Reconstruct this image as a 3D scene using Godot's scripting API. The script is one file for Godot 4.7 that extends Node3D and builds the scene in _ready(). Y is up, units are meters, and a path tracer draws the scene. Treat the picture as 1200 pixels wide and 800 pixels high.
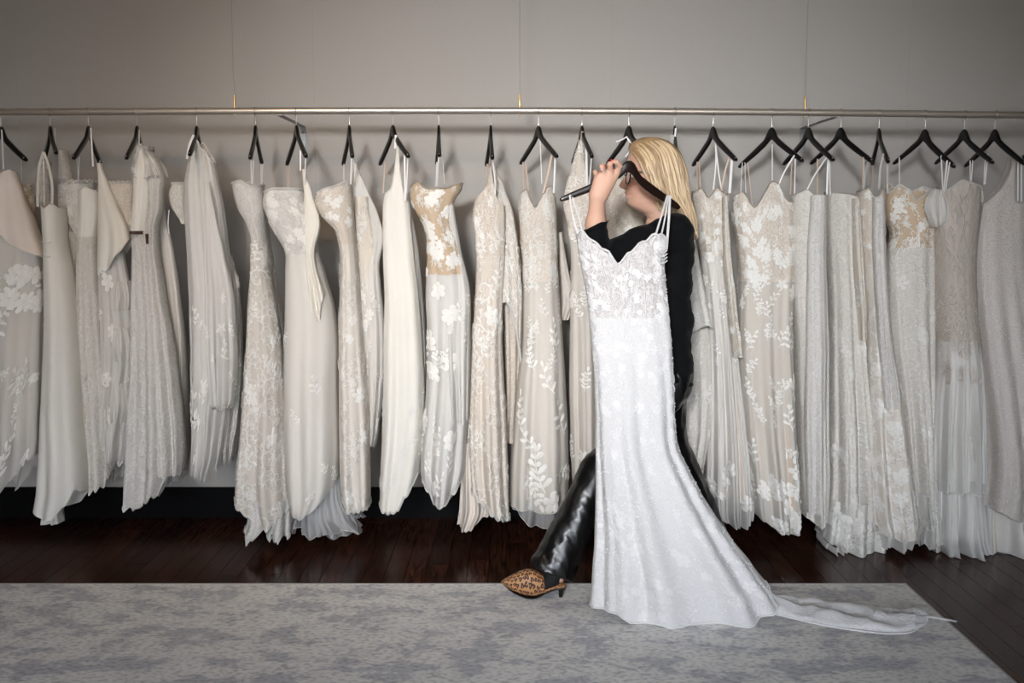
extends Node3D

const CAM_H := 1.37
const FOC := 1167.0
const PITCH := 6.4
const ROD_Z := -4.22
const WALL_Z := -4.66

var ct := cos(deg_to_rad(PITCH))
var sn := sin(deg_to_rad(PITCH))
var rng := RandomNumberGenerator.new()
var names := {}
var M := {}


# ---------------------------------------------------------------- helpers
func ray(px: float, py: float) -> Vector3:
	var vy := -(py - 400.0) / FOC
	return Vector3((px - 600.0) / FOC, vy * ct - sn, -vy * sn - ct)


func P(px: float, py: float, z: float) -> Vector3:
	var d := ray(px, py)
	return Vector3(0, CAM_H, 0) + d * (z / d.z)


func FL(px: float, py: float, h := 0.0) -> Vector3:
	var d := ray(px, py)
	return Vector3(0, CAM_H, 0) + d * ((h - CAM_H) / d.y)


func numbered(n: String) -> String:
	if not names.has(n):
		names[n] = 0
		return n
	names[n] += 1
	return "%s_%03d" % [n, names[n]]


func tag(o: Node3D, label := "", category := "", group := "", kind := "") -> Node3D:
	if label: o.set_meta("label", label)
	if category: o.set_meta("category", category)
	if group: o.set_meta("group", group)
	if kind: o.set_meta("kind", kind)
	return o


func thing(called: String, label: String, category: String, group := "") -> Node3D:
	var o := Node3D.new()
	o.name = numbered(called)
	add_child(o, true)
	tag(o, label, category, group)
	return o


func put(called: String, mesh: Mesh, mat: Material, parent: Node = self) -> MeshInstance3D:
	var o := MeshInstance3D.new()
	o.name = numbered(called) if parent == self else called
	o.mesh = mesh
	if mat: o.material_override = mat
	parent.add_child(o, true)
	return o


func box_into(st: SurfaceTool, lo: Vector3, hi: Vector3, bev := 0.0) -> void:
	# a box with chamfered upper edges when bev is given
	var t := [Vector3(lo.x + bev, hi.y, lo.z + bev), Vector3(hi.x - bev, hi.y, lo.z + bev), Vector3(hi.x - bev, hi.y, hi.z - bev), Vector3(lo.x + bev, hi.y, hi.z - bev)]
	var m := [Vector3(lo.x, hi.y - bev, lo.z), Vector3(hi.x, hi.y - bev, lo.z), Vector3(hi.x, hi.y - bev, hi.z), Vector3(lo.x, hi.y - bev, hi.z)]
	var b := [Vector3(lo.x, lo.y, lo.z), Vector3(hi.x, lo.y, lo.z), Vector3(hi.x, lo.y, hi.z), Vector3(lo.x, lo.y, hi.z)]
	quad(st, t[0], t[1], t[2], t[3])
	quad(st, b[3], b[2], b[1], b[0])
	for i in 4:
		var j := (i + 1) % 4
		quad(st, m[j], m[i], b[i], b[j])
		if bev > 0.0: quad(st, t[j], t[i], m[i], m[j])


func quad(st: SurfaceTool, a: Vector3, b: Vector3, c: Vector3, d: Vector3) -> void:
	for v in [a, b, c, a, c, d]:
		st.set_uv(Vector2(v.x, v.z))
		st.add_vertex(v)


func box_mesh(lo: Vector3, hi: Vector3, bev := 0.0) -> Mesh:
	var st := SurfaceTool.new()
	st.begin(Mesh.PRIMITIVE_TRIANGLES)
	st.set_smooth_group(-1)
	box_into(st, lo, hi, bev)
	st.generate_normals()
	return st.commit()


func grid_arrays(pts: PackedVector3Array, uvs: PackedVector2Array, nu: int, nv: int, closed: bool, cols := PackedColorArray()) -> ArrayMesh:
	# pts holds nv rows of nu points; closed rows repeat the first point at the end
	var nor := PackedVector3Array()
	nor.resize(nu * nv)
	for j in nv:
		var jm := maxi(j - 1, 0)
		var jp := mini(j + 1, nv - 1)
		for i in nu:
			var im := i - 1
			var ip := i + 1
			if closed:
				if im < 0: im = nu - 2
				if ip > nu - 1: ip = 1
			else:
				im = maxi(im, 0)
				ip = mini(ip, nu - 1)
			var n := (pts[j * nu + ip] - pts[j * nu + im]).cross(pts[jp * nu + i] - pts[jm * nu + i])
			nor[j * nu + i] = n.normalized() if n.length_squared() > 1e-20 else Vector3.UP
	var idx := PackedInt32Array()
	idx.resize((nu - 1) * (nv - 1) * 6)
	var k := 0
	for j in nv - 1:
		for i in nu - 1:
			var a := j * nu + i
			idx[k] = a
			idx[k + 1] = a + nu
			idx[k + 2] = a + 1
			idx[k + 3] = a + 1
			idx[k + 4] = a + nu
			idx[k + 5] = a + nu + 1
			k += 6
	var arr := []
	arr.resize(Mesh.ARRAY_MAX)
	arr[Mesh.ARRAY_VERTEX] = pts
	arr[Mesh.ARRAY_NORMAL] = nor
	arr[Mesh.ARRAY_TEX_UV] = uvs
	if cols.size(): arr[Mesh.ARRAY_COLOR] = cols
	arr[Mesh.ARRAY_INDEX] = idx
	var m := ArrayMesh.new()
	m.add_surface_from_arrays(Mesh.PRIMITIVE_TRIANGLES, arr)
	return m


func spline(pts: Array, n: int) -> PackedVector3Array:
	var out := PackedVector3Array()
	var segs := pts.size() - 1
	for k in n + 1:
		var f := float(k) / n * segs
		var i := mini(int(f), segs - 1)
		var t := f - i
		var p0: Vector3 = pts[maxi(i - 1, 0)]
		var p1: Vector3 = pts[i]
		var p2: Vector3 = pts[i + 1]
		var p3: Vector3 = pts[mini(i + 2, segs)]
		out.append(p1.cubic_interpolate(p2, p0, p3, t))
	return out


func tube_mesh(path: PackedVector3Array, radii: Array, sides := 8, flat := 1.0, flat_dir := Vector3.BACK) -> ArrayMesh:
	# a swept tube with closed ends; radii are spread along the path; flat squeezes it along flat_dir
	var pts := PackedVector3Array()
	var uvs := PackedVector2Array()
	var n := path.size()
	var nu := sides + 1
	var along := 0.0
	for j in range(-1, n + 1):
		var q := clampi(j, 0, n - 1)
		var tg := (path[mini(q + 1, n - 1)] - path[maxi(q - 1, 0)]).normalized()
		var b := flat_dir - tg * flat_dir.dot(tg)
		if b.length() < 0.05: b = Vector3.RIGHT - tg * Vector3.RIGHT.dot(tg)
		b = b.normalized()
		var a := tg.cross(b)
		var f := float(q) / (n - 1) * (radii.size() - 1)
		var fi := mini(int(f), radii.size() - 2) if radii.size() > 1 else 0
		var r: float = lerpf(radii[fi], radii[fi + 1], f - fi) if radii.size() > 1 else radii[0]
		if j < 0 or j >= n: r *= 0.02
		if q > 0: along += path[q].distance_to(path[q - 1])
		for i in nu:
			var w := TAU * i / sides
			pts.append(path[q] + a * cos(w) * r + b * sin(w) * r * flat)
			uvs.append(Vector2(float(i) / sides, along))
	return grid_arrays(pts, uvs, nu, n + 2, true)


func poly(p: Array, x: float) -> float:
	# a smoothed polyline [[x, y], ...]
	if x <= p[0][0]: return p[0][1]
	for i in p.size() - 1:
		if x <= p[i + 1][0]:
			var t: float = (x - p[i][0]) / (p[i + 1][0] - p[i][0])
			return lerpf(p[i][1], p[i + 1][1], t * t * (3.0 - 2.0 * t) * 0.6 + t * 0.4)
	return p[-1][1]


# ---------------------------------------------------------------- cloth
class Cloth:
	var host
	var y0 := 0.0
	var tl := PackedFloat32Array()
	var tr := PackedFloat32Array()
	var td := PackedFloat32Array()
	var top := []
	var hem := []
	var waist := -1.0
	var tw := 0.3
	var zc := -4.22
	var zm := -4.12
	var a0 := 0.05
	var a1 := 0.4
	var fy0 := 0.0
	var fy1 := 1.0
	var folds := []
	var sq := 0.75
	var back_drop := 0.0
	var back_rise := 0.0
	var scal_n := 0.0
	var scal_a := 0.0
	var rag := 0.0
	var crumple := 0.003
	var lean := 0.0
	var inset := 0.0
	var low := 0.004
	var noise: FastNoiseLite
	var top_lut := PackedFloat32Array()
	var hem_lut := PackedFloat32Array()

	func setup(h, rows: Array, d_top: float, d_bot: float) -> void:
		host = h
		y0 = rows[0][0]
		var y1: float = rows[-1][0]
		var n := int(y1 - y0) + 1
		for k in n:
			var y := y0 + k
			var i := 0
			while i < rows.size() - 2 and y > rows[i + 1][0]: i += 1
			var a: Array = rows[i]
			var b: Array = rows[i + 1]
			var p: Array = rows[maxi(i - 1, 0)]
			var q: Array = rows[mini(i + 2, rows.size() - 1)]
			var t := clampf((y - a[0]) / (b[0] - a[0]), 0, 1)
			var sl := Vector2(cub(p[1], a[1], b[1], q[1], t), cub(p[2], a[2], b[2], q[2], t))
			tl.append(sl.x)
			tr.append(sl.y)
			td.append(lerpf(d_top, d_bot, smoothstep(0.1, 0.95, (y - y0) / maxf(y1 - y0, 1.0))))
		if top.is_empty(): top = [[0.0, y0], [1.0, y0]]
		if hem.is_empty(): hem = [[0.0, y1], [1.0, y1]]
		for k in 101:
			top_lut.append(h.poly(top, k / 100.0))
			hem_lut.append(h.poly(hem, k / 100.0))
		if fy1 <= 1.0:
			fy0 = y0
			fy1 = y1

	func cub(p, a, b, q, t):
		var m0: float = (b - p) * 0.4
		var m1: float = (q - a) * 0.4
		var t2: float = t * t
		var t3: float = t2 * t
		return (2 * t3 - 3 * t2 + 1) * a + (t3 - 2 * t2 + t) * m0 + (-2 * t3 + 3 * t2) * b + (t3 - t2) * m1

	func pt(u: float, t: float) -> Vector3:
		var a := u * TAU
		var c := cos(a)
		var s := sin(a)
		var k := int((0.5 + 0.5 * c) * 100.0)
		var yt := top_lut[k]
		var yh := hem_lut[k]
		if s < 0.0:
			var w := minf(-s * 3.0, 1.0)
			yt += back_drop * w
			yh -= back_rise * w
		if scal_a != 0.0: yh -= scal_a * (1.0 - absf(sin(a * scal_n)))
		if rag != 0.0: yh -= rag * (0.5 + 0.5 * noise.get_noise_2d(u * 3000.0, 31.0)) * 2.0
		var y: float
		if waist > 0.0:
			y = lerpf(yt, waist, t / tw) if t < tw else lerpf(waist, yh, (t - tw) / (1.0 - tw))
		else:
			y = lerpf(yt, yh, t)
		var q := clampf(y - y0, 0.0, tl.size() - 1.001)
		var qi := int(q)
		var qf := q - qi
		var l := lerpf(tl[qi], tl[qi + 1], qf)
		var r := lerpf(tr[qi], tr[qi + 1], qf)
		var d := td[qi]
		var tt := clampf((y - fy0) / (fy1 - fy0), 0.0, 1.0)
		var amp := lerpf(a0, a1, tt)
		var f := 0.0
		for g in folds:
			var v: float = 0.5 + 0.5 * sin(g[0] * a + g[1] + g[2] * sin(y * 0.011 + g[1]))
			f += g[3] * v * (0.6 + 0.4 * v)
		var kk := 1.0 - amp * f
		var ss := pow(absf(s), sq) * signf(s)
		var px := (l + r) * 0.5 + (r - l) * 0.5 * c * (1.0 - amp * f * 0.22)
		var vy := -(y - 400.0) / 1167.0
		var dz: float = -vy * host.sn - host.ct
		var m := zm / dz
		var X := (px - 600.0) / 1167.0 * m
		var Y: float = 1.37 + (vy * host.ct - host.sn) * m
		var Z := zc + lean * (y - y0) + (d - inset) * ss * kk
		if crumple > 0.0:
			var e := crumple * (0.3 + 0.7 * tt)
			X += noise.get_noise_3d(X * 900.0, Y * 350.0, Z * 900.0 + 50.0) * e * 0.7
			Z += noise.get_noise_3d(X * 900.0 + 77.0, Y * 350.0, Z * 900.0) * e
		if inset > 0.0: X = lerpf(X, ((l + r) * 0.5 - 600.0) / 1167.0 * m, inset / 0.12)
		return Vector3(X, maxf(Y, low), Z)

	func normal(u: float, t: float) -> Vector3:
		var n := (pt(u + 0.004, t) - pt(u - 0.004, t)).cross(pt(u, minf(t + 0.006, 1.0)) - pt(u, maxf(t - 0.006, 0.0)))
		return n.normalized() if n.length_squared() > 1e-16 else Vector3.BACK

	func mesh(t0: float, t1: float, nu: int, nv: int) -> ArrayMesh:
		var pts := PackedVector3Array()
		var uvs := PackedVector2Array()
		var km := int(tl.size() * 0.6)
		var per := ((tr[km] - tl[km]) / 276.0 + td[km] * 2.0) * 1.7
		pts.resize((nu + 1) * nv)
		uvs.resize((nu + 1) * nv)
		for j in nv:
			var t := lerpf(t0, t1, float(j) / (nv - 1))
			for i in nu + 1:
				var p := pt(float(i % nu) / nu, t)
				pts[j * (nu + 1) + i] = p
				uvs[j * (nu + 1) + i] = Vector2(float(i) / nu * per, p.y)
		return host.grid_arrays(pts, uvs, nu + 1, nv, true)


func cloth(o: Dictionary) -> Cloth:
	var c := Cloth.new()
	c.noise = FastNoiseLite.new()
	c.noise.seed = o.get("seed", 1)
	c.noise.frequency = 0.012
	c.noise.fractal_octaves = 2
	for k in ["top", "hem", "waist", "tw", "zc", "a0", "a1", "fy0", "fy1", "sq", "back_drop", "back_rise", "scal_n", "scal_a", "rag", "crumple", "lean", "inset", "low"]:
		if o.has(k): c.set(k, o[k])
	c.zm = c.zc + o.get("dm", 0.07)
	c.a1 = minf(c.a1 * 1.45, 0.75)
	var r := RandomNumberGenerator.new()
	r.seed = o.get("seed", 1) * 7919 + 13
	var n: int = o.get("n", 7)
	c.folds = [[n, r.randf() * TAU, r.randf_range(0.2, 0.7), 0.5], [n * 2 + 1, r.randf() * TAU, r.randf_range(0.2, 0.8), 0.28], [maxi(n / 2, 2), r.randf() * TAU, r.randf_range(0.1, 0.6), 0.22]]
	if o.has("folds"): c.folds = o.folds
	c.setup(self, o.rows, o.get("d0", 0.08), o.get("d1", 0.16))
	return c


# appliques: flat motifs (x, y, height) with triangles, laid on a cloth
var motifs := []


func make_motifs() -> void:
	var r := RandomNumberGenerator.new()
	r.seed = 5
	for k in 4:                                     # open flowers with five or six petals
		var v := []
		var tri := []
		var np := 5 + k % 2
		for p in np:
			petal(v, tri, Vector2.ZERO, TAU * p / np + r.randf_range(-0.12, 0.12), 1.0 * r.randf_range(0.85, 1.1), 0.42 + 0.05 * r.randf(), 0.16)
		petal(v, tri, Vector2(-0.18, 0), 0.0, 0.36, 0.18, 0.3)
		motifs.append([v, tri])
	for k in 4:                                     # sprigs: a curved stem, leaves in pairs and a bud
		var v := []
		var tri := []
		var bend := r.randf_range(-0.5, 0.5)
		var last := Vector2(0, -1.3)
		for s in 7:
			var f := s / 6.0
			var at := Vector2(bend * sin(f * 2.4), lerpf(-1.3, 1.1, f))
			if s > 0: petal(v, tri, last, (at - last).angle(), (at - last).length() * 1.1, 0.05, 0.08)
			if s > 0 and s < 6:
				var side := PI / 2 + 0.9 if s % 2 else PI / 2 - 0.9
				petal(v, tri, at, side, 0.75 - 0.25 * f + r.randf() * 0.15, 0.21, 0.14)
				if k % 2: petal(v, tri, at, PI - side, 0.55 - 0.2 * f, 0.17, 0.12)
			last = at
		petal(v, tri, last, PI / 2, 0.6, 0.2, 0.14)
		motifs.append([v, tri])
	for k in 2:                                     # scrolls: a spiral of overlapping scallops
		var v := []
		var tri := []
		var last := Vector2.ZERO
		for s in 13:
			var an := s * 0.55
			var at := Vector2(cos(an), sin(an)) * (0.22 + s * 0.075)
			if s > 0:
				petal(v, tri, last, (at - last).angle(), (at - last).length() * 1.35, 0.13, 0.14)
				if s > 6: petal(v, tri, at, an + 0.5, 0.5, 0.17, 0.12)
			last = at
		motifs.append([v, tri])


func petal(v: Array, tri: Array, at: Vector2, ang: float, length: float, half: float, h: float) -> void:
	var b := v.size()
	var dx := Vector2(cos(ang), sin(ang))
	var dy := Vector2(-dx.y, dx.x)
	var c := at + dx * length * 0.55
	v.append(Vector3(c.x, c.y, h))
	for i in 8:
		var w := TAU * i / 8
		var q := at + dx * length * (0.5 - 0.5 * cos(w)) + dy * half * sin(w) * (0.75 + 0.25 * -cos(w))
		v.append(Vector3(q.x, q.y, 0.02))
	for i in 8:
		tri.append_array([b, b + 1 + i, b + 1 + (i + 1) % 8])


func applique(c: Cloth, parent: Node3D, count: int, o := {}) -> void:
	var mat: Material = o.get("mat", M.thread)
	var kinds: Array = o.get("kinds", [0, 1, 2, 3, 4, 5, 6, 7])
	var spots: Array = o.get("spots", [])
	for k in (spots.size() if spots.size() else count):
		var kind: int = kinds[rng.randi() % kinds.size()]
		var u := rng.randf_range(0.03, 0.47) if rng.randf() < 0.86 else rng.randf_range(0.5, 1.0)
		var tmin: float = o.get("t0", 0.02)
		var tmax: float = o.get("t1", 0.97)
		var t := lerpf(tmin, tmax, pow(rng.randf(), o.get("bias", 1.0)))
		var size := rng.randf_range(o.get("s0", 0.022), o.get("s1", 0.04))
		var turn := rng.randf_range(-0.7, 0.7) if kind >= 4 and kind < 8 else rng.randf() * TAU
		if spots.size():
			u = spots[k][0]
			t = spots[k][1]
			if spots[k].size() > 2: size = spots[k][2]
			if spots[k].size() > 3: kind = spots[k][3]
		var mo: Array = motifs[kind]
		var eu := maxf((c.pt(u + 0.01, t) - c.pt(u - 0.01, t)).length() / 0.02, 0.05)
		var et := maxf((c.pt(u, minf(t + 0.02, 1.0)) - c.pt(u, maxf(t - 0.02, 0.0))).length() / (minf(t + 0.02, 1.0) - maxf(t - 0.02, 0.0)), 0.05)
		var cs := cos(turn) * size
		var sns := sin(turn) * size
		var pts := []
		for q in mo[0]:
			var uu: float = u + (q.x * cs - q.y * sns) / eu
			var tt: float = clampf(t - (q.x * sns + q.y * cs) / et, 0.0, 1.0)
			pts.append(c.pt(uu, tt) + c.normal(uu, tt) * (0.0012 + q.z * size * 0.75))
		var st := SurfaceTool.new()
		st.begin(Mesh.PRIMITIVE_TRIANGLES)
		for i in mo[1]:
			st.set_uv(Vector2(pts[i].x, pts[i].y))
			st.add_vertex(pts[i])
		st.index()
		st.generate_normals()
		put("lace_flower" if kind < 4 else "lace_sprig" if kind < 8 else "lace_scroll", st.commit(), mat, parent)


# ---------------------------------------------------------------- textures and materials
func ell(m: PackedFloat32Array, N: int, cx: float, cy: float, rx: float, ry: float, ang: float, val: float) -> void:
	var R := int(maxf(rx, ry)) + 1
	var ca := cos(ang)
	var sa := sin(ang)
	for y in range(int(cy) - R, int(cy) + R + 1):
		for x in range(int(cx) - R, int(cx) + R + 1):
			var dx := x - cx
			var dy := y - cy
			var a := (dx * ca + dy * sa) / rx
			var b := (-dx * sa + dy * ca) / ry
			var q := a * a + b * b
			if q < 1.0:
				var i := posmod(y, N) * N + posmod(x, N)
				m[i] = maxf(m[i], val * (0.55 + 0.45 * q))


func lace_mask(kind: int, N: int, sd: int) -> PackedFloat32Array:
	var r := RandomNumberGenerator.new()
	r.seed = sd
	var m := PackedFloat32Array()
	m.resize(N * N)
	for y in N:                                      # the ground net
		for x in N:
			m[y * N + x] = 0.16 if (x + y) % 5 == 0 or posmod(x - y, 5) == 0 else 0.05
	if kind == 0:                                    # scattered blooms and leaves
		for k in 30:
			var c := Vector2(r.randf() * N, r.randf() * N)
			var R := r.randf_range(12, 24)
			var a0 := r.randf() * TAU
			for p in 6:
				var a := a0 + TAU * p / 6
				ell(m, N, c.x + cos(a) * R * 0.6, c.y + sin(a) * R * 0.6, R * 0.55, R * 0.3, a, 1.0)
			for p in 4:
				var a := r.randf() * TAU
				ell(m, N, c.x + cos(a) * R * 1.7, c.y + sin(a) * R * 1.7, R * 0.6, R * 0.22, a, 0.95)
	elif kind == 1:                                  # scrolling vines
		for k in 20:
			var c := Vector2(r.randf() * N, r.randf() * N)
			var w := r.randf() * TAU
			var hand := 1.0 if r.randf() < 0.5 else -1.0
			for s in 46:
				var an := w + hand * s * 0.15
				var q := c + Vector2(cos(an), sin(an)) * (6.0 + s * 0.85)
				ell(m, N, q.x, q.y, 4.2, 3.0, an, 1.0)
				if s % 6 == 3: ell(m, N, q.x + cos(an) * 9.0, q.y + sin(an) * 9.0, 11.0, 4.5, an + 0.6, 0.95)
	elif kind == 2:                                  # fine all-over lace
		for k in 210:
			var c := Vector2(r.randf() * N, r.randf() * N)
			var a := r.randf() * TAU
			ell(m, N, c.x, c.y, r.randf_range(7, 15), r.randf_range(2.5, 5.5), a, r.randf_range(0.7, 1.0))
			ell(m, N, c.x + 6.0 * cos(a + 1.3), c.y + 6.0 * sin(a + 1.3), 6.5, 3.0, a + 1.2, 0.85)
	elif kind == 3:                                  # sequins and bead dots
		for k in 900:
			ell(m, N, r.randf() * N, r.randf() * N, r.randf_range(1.2, 2.6), r.randf_range(1.2, 2.6), 0.0, r.randf_range(0.6, 1.0))
	elif kind == 4:                                  # radiating bead fronds
		for k in 110:
			var c := Vector2(r.randf() * N, r.randf() * N)
			var a := PI / 2 + r.randf_range(-0.8, 0.8)
			for s in 9:
				ell(m, N, c.x + cos(a) * s * 5.0, c.y + sin(a) * s * 5.0, 4.0, 1.5, a + 0.25 * s, 0.9)
	return m


var masks := {}


func lace(kind: int, base: Color, thread: Color, size: float, o := {}) -> StandardMaterial3D:
	var N := 320
	if not masks.has(kind):
		var raw := lace_mask(kind, N, 40 + kind)
		var hb := PackedByteArray()
		hb.resize(N * N)
		for i in N * N: hb[i] = int(clampf(raw[i], 0, 1) * 255)
		masks[kind] = [raw, ImageTexture.create_from_image(Image.create_from_data(N, N, false, Image.FORMAT_L8, hb))]
	var m: PackedFloat32Array = masks[kind][0]
	var by := PackedByteArray()
	by.resize(N * N * 3)
	for i in N * N:
		var c := base.lerp(thread, clampf(m[i], 0, 1))
		by[i * 3] = int(c.r * 255)
		by[i * 3 + 1] = int(c.g * 255)
		by[i * 3 + 2] = int(c.b * 255)
	var mat := StandardMaterial3D.new()
	mat.albedo_texture = ImageTexture.create_from_image(Image.create_from_data(N, N, false, Image.FORMAT_RGB8, by))
	mat.uv1_scale = Vector3(0.95 / size, 1.0 / size, 1)
	mat.heightmap_enabled = true
	mat.heightmap_texture = masks[kind][1]
	mat.heightmap_scale = o.get("relief", 0.38)
	return fabric(mat, o)


func fabric(mat: StandardMaterial3D, o := {}) -> StandardMaterial3D:
	mat.roughness = o.get("rough", 0.85)
	mat.metallic_specular = o.get("spec", 0.35)
	mat.cull_mode = BaseMaterial3D.CULL_DISABLED
	mat.backlight_enabled = true
	mat.backlight = Color(1, 1, 1) * o.get("back", 0.25)
	if o.has("rim"):
		mat.rim_enabled = true
		mat.rim = o.rim
	return mat


func plain(c: Color, o := {}) -> StandardMaterial3D:
	var mat := StandardMaterial3D.new()
	mat.albedo_color = c
	if c.a < 1.0: mat.transparency = BaseMaterial3D.TRANSPARENCY_ALPHA
	if o.has("weave"):
		var n := NoiseTexture2D.new()
		n.width = 256
		n.height = 256
		n.seamless = true
		n.noise = FastNoiseLite.new()
		n.noise.frequency = 0.06
		mat.heightmap_enabled = true
		mat.heightmap_texture = n
		mat.heightmap_scale = o.weave
		mat.uv1_scale = Vector3(8, 8, 1)
	return fabric(mat, o)


func noise_tex(freq: float, ramp: Array, sd := 1, octaves := 5, size := 512, gain := 0.5) -> NoiseTexture2D:
	var n := NoiseTexture2D.new()
	n.width = size
	n.height = size
	n.seamless = true
	n.noise = FastNoiseLite.new()
	n.noise.seed = sd
	n.noise.noise_type = FastNoiseLite.TYPE_SIMPLEX_SMOOTH
	n.noise.frequency = freq
	n.noise.fractal_octaves = octaves
	n.noise.fractal_gain = gain
	if ramp.size():
		var g := Gradient.new()
		g.offsets = PackedFloat32Array(ramp.map(func(e): return e[0]))
		g.colors = PackedColorArray(ramp.map(func(e): return e[1]))
		n.color_ramp = g
	return n


func solid(c: Color, rough := 0.5, metal := 0.0, spec := 0.5) -> StandardMaterial3D:
	var m := StandardMaterial3D.new()
	m.albedo_color = c
	m.roughness = rough
	m.metallic = metal
	m.metallic_specular = spec
	return m


func make_materials() -> void:
	var ivory := Color(0.88, 0.855, 0.81)
	var white := Color(0.905, 0.895, 0.87)
	var blush := Color(0.83, 0.765, 0.715)
	var nude := Color(0.815, 0.77, 0.715)
	var tan_c := Color(0.755, 0.66, 0.55)
	M.thread = plain(Color(0.885, 0.875, 0.85), {"rough": 0.8, "weave": 0.15})
	M.thread_grey = plain(Color(0.86, 0.85, 0.825), {"rough": 0.8, "weave": 0.15})
	M.satin = plain(Color(0.865, 0.845, 0.80), {"rough": 0.5, "weave": 0.02})
	M.satin_blush = plain(Color(0.86, 0.81, 0.765), {"rough": 0.5, "weave": 0.02})
	M.crepe = plain(Color(0.875, 0.86, 0.825), {"rough": 0.75, "weave": 0.06})
	M.lining = plain(Color(0.85, 0.82, 0.77), {"rough": 0.7})
	M.lining_blush = plain(Color(0.825, 0.79, 0.75), {"rough": 0.7})
	M.lining_nude = plain(Color(0.79, 0.72, 0.65), {"rough": 0.7})
	M.lining_grey = plain(Color(0.80, 0.79, 0.77), {"rough": 0.7})
	M.tulle = plain(Color(0.92, 0.91, 0.89, 0.55), {"rough": 0.9, "back": 0.3})
	M.tulle_thin = plain(Color(0.9, 0.9, 0.9, 0.33), {"rough": 0.9, "back": 0.3})
	M.tulle_nude = plain(Color(0.88, 0.86, 0.825, 0.6), {"rough": 0.9, "back": 0.3})
	M.belt = plain(Color(0.30, 0.22, 0.18), {"rough": 0.6})
	M.ribbon = plain(Color(0.93, 0.92, 0.91), {"rough": 0.5})
	M.ribbon_nude = plain(Color(0.83, 0.74, 0.67), {"rough": 0.6})
	M.lace_ivory = lace(2, Color(0.82, 0.80, 0.765), white, 0.22)
	M.lace_white = lace(2, Color(0.825, 0.81, 0.785), Color(0.91, 0.90, 0.885), 0.2)
	M.lace_nude = lace(2, nude, Color(0.90, 0.87, 0.83), 0.2)
	M.lace_tan = lace(0, tan_c, white, 0.24)
	M.bloom_ivory = lace(0, Color(0.80, 0.765, 0.71), white, 0.3)
	M.bloom_blush = lace(0, Color(0.825, 0.795, 0.755), Color(0.92, 0.9, 0.87), 0.3)
	M.bloom_grey = lace(0, Color(0.79, 0.775, 0.755), white, 0.28)
	M.scroll_ivory = lace(1, Color(0.80, 0.77, 0.73), white, 0.3)
	M.scroll_nude = lace(1, Color(0.81, 0.77, 0.72), Color(0.92, 0.89, 0.85), 0.28)
	M.sequin = lace(3, Color(0.75, 0.715, 0.68), Color(0.99, 0.99, 0.99), 0.24, {"rough": 0.45, "spec": 0.6})
	M.sequin_white = lace(3, Color(0.84, 0.835, 0.83), Color(0.98, 0.98, 0.98), 0.2, {"rough": 0.5, "spec": 0.55})
	M.beads = lace(4, Color(0.70, 0.655, 0.61), Color(0.93, 0.915, 0.89), 0.24, {"rough": 0.5, "spec": 0.5})
	M.gown_bodice = lace(2, Color(0.825, 0.803, 0.793), Color(0.868, 0.86, 0.856), 0.16)
	M.gown_skirt = lace(2, Color(0.83, 0.823, 0.82), Color(0.862, 0.856, 0.853), 0.17, {"relief": 0.14})
	M.gown_sheer = plain(Color(0.95, 0.95, 0.95, 0.62), {"rough": 0.85, "back": 0.3})
	M.walnut = wood_dark()
	M.thread_white = plain(Color(0.868, 0.86, 0.855), {"rough": 0.7, "weave": 0.04})
	M.crystal = solid(Color(0.97, 0.97, 0.98), 0.2, 0.0, 0.9)
	M.leopard = leopard()
	M.black_wood = solid(Color(0.035, 0.034, 0.033), 0.32, 0.0, 0.5)
	M.steel = solid(Color(0.72, 0.70, 0.67), 0.3, 0.9)
	M.rail_steel = solid(Color(0.78, 0.74, 0.69), 0.33, 0.75)
	M.brass = solid(Color(0.78, 0.64, 0.42), 0.3, 0.9)
	M.galv = solid(Color(0.55, 0.56, 0.57), 0.5, 0.5)
	M.black_board = solid(Color(0.02, 0.02, 0.022), 0.55, 0.0, 0.2)
	var w := solid(Color(0.695, 0.68, 0.66), 0.9, 0.0, 0.25)
	w.uv1_triplanar = true
	w.uv1_world_triplanar = true
	w.uv1_scale = Vector3(6, 6, 6)
	w.albedo_texture = noise_tex(0.05, [[0.0, Color(0.95, 0.945, 0.94)], [1.0, Color(1, 1, 1)]], 3, 4)
	w.heightmap_enabled = true
	w.heightmap_texture = noise_tex(0.2, [], 8, 3)
	w.heightmap_scale = 0.03
	M.wall = w
	M.wall_side = solid(Color(0.36, 0.31, 0.26), 0.85)
	M.white_paint = solid(Color(0.74, 0.73, 0.71), 0.8)
	M.dark_frame = solid(Color(0.08, 0.08, 0.08), 0.4)
	M.planks = []
	for k in 5:
		var p := solid(Color(1, 1, 1).darkened(0.06 * k), 0.2, 0.0, 0.3)
		p.uv1_triplanar = true
		p.uv1_scale = Vector3(5.0, 1.0, 0.45)
		p.uv1_offset = Vector3(0.37 * k, 0.2 * k, 0.61 * k)
		p.albedo_texture = noise_tex(0.022, [[0.25, Color(0.12, 0.07, 0.05)], [0.5, Color(0.26, 0.145, 0.10)], [0.62, Color(0.35, 0.20, 0.135)], [0.8, Color(0.17, 0.095, 0.065)]], 20 + k, 5)
		p.roughness = 0.22
		M.planks.append(p)



func wood_dark() -> StandardMaterial3D:
	var m := solid(Color(1, 1, 1), 0.3, 0.0, 0.5)
	m.albedo_texture = noise_tex(0.02, [[0.3, Color(0.08, 0.05, 0.04)], [0.6, Color(0.15, 0.09, 0.065)], [0.8, Color(0.10, 0.06, 0.045)]], 31, 4, 256)
	m.uv1_scale = Vector3(1.0, 0.3, 1)
	return m


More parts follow.
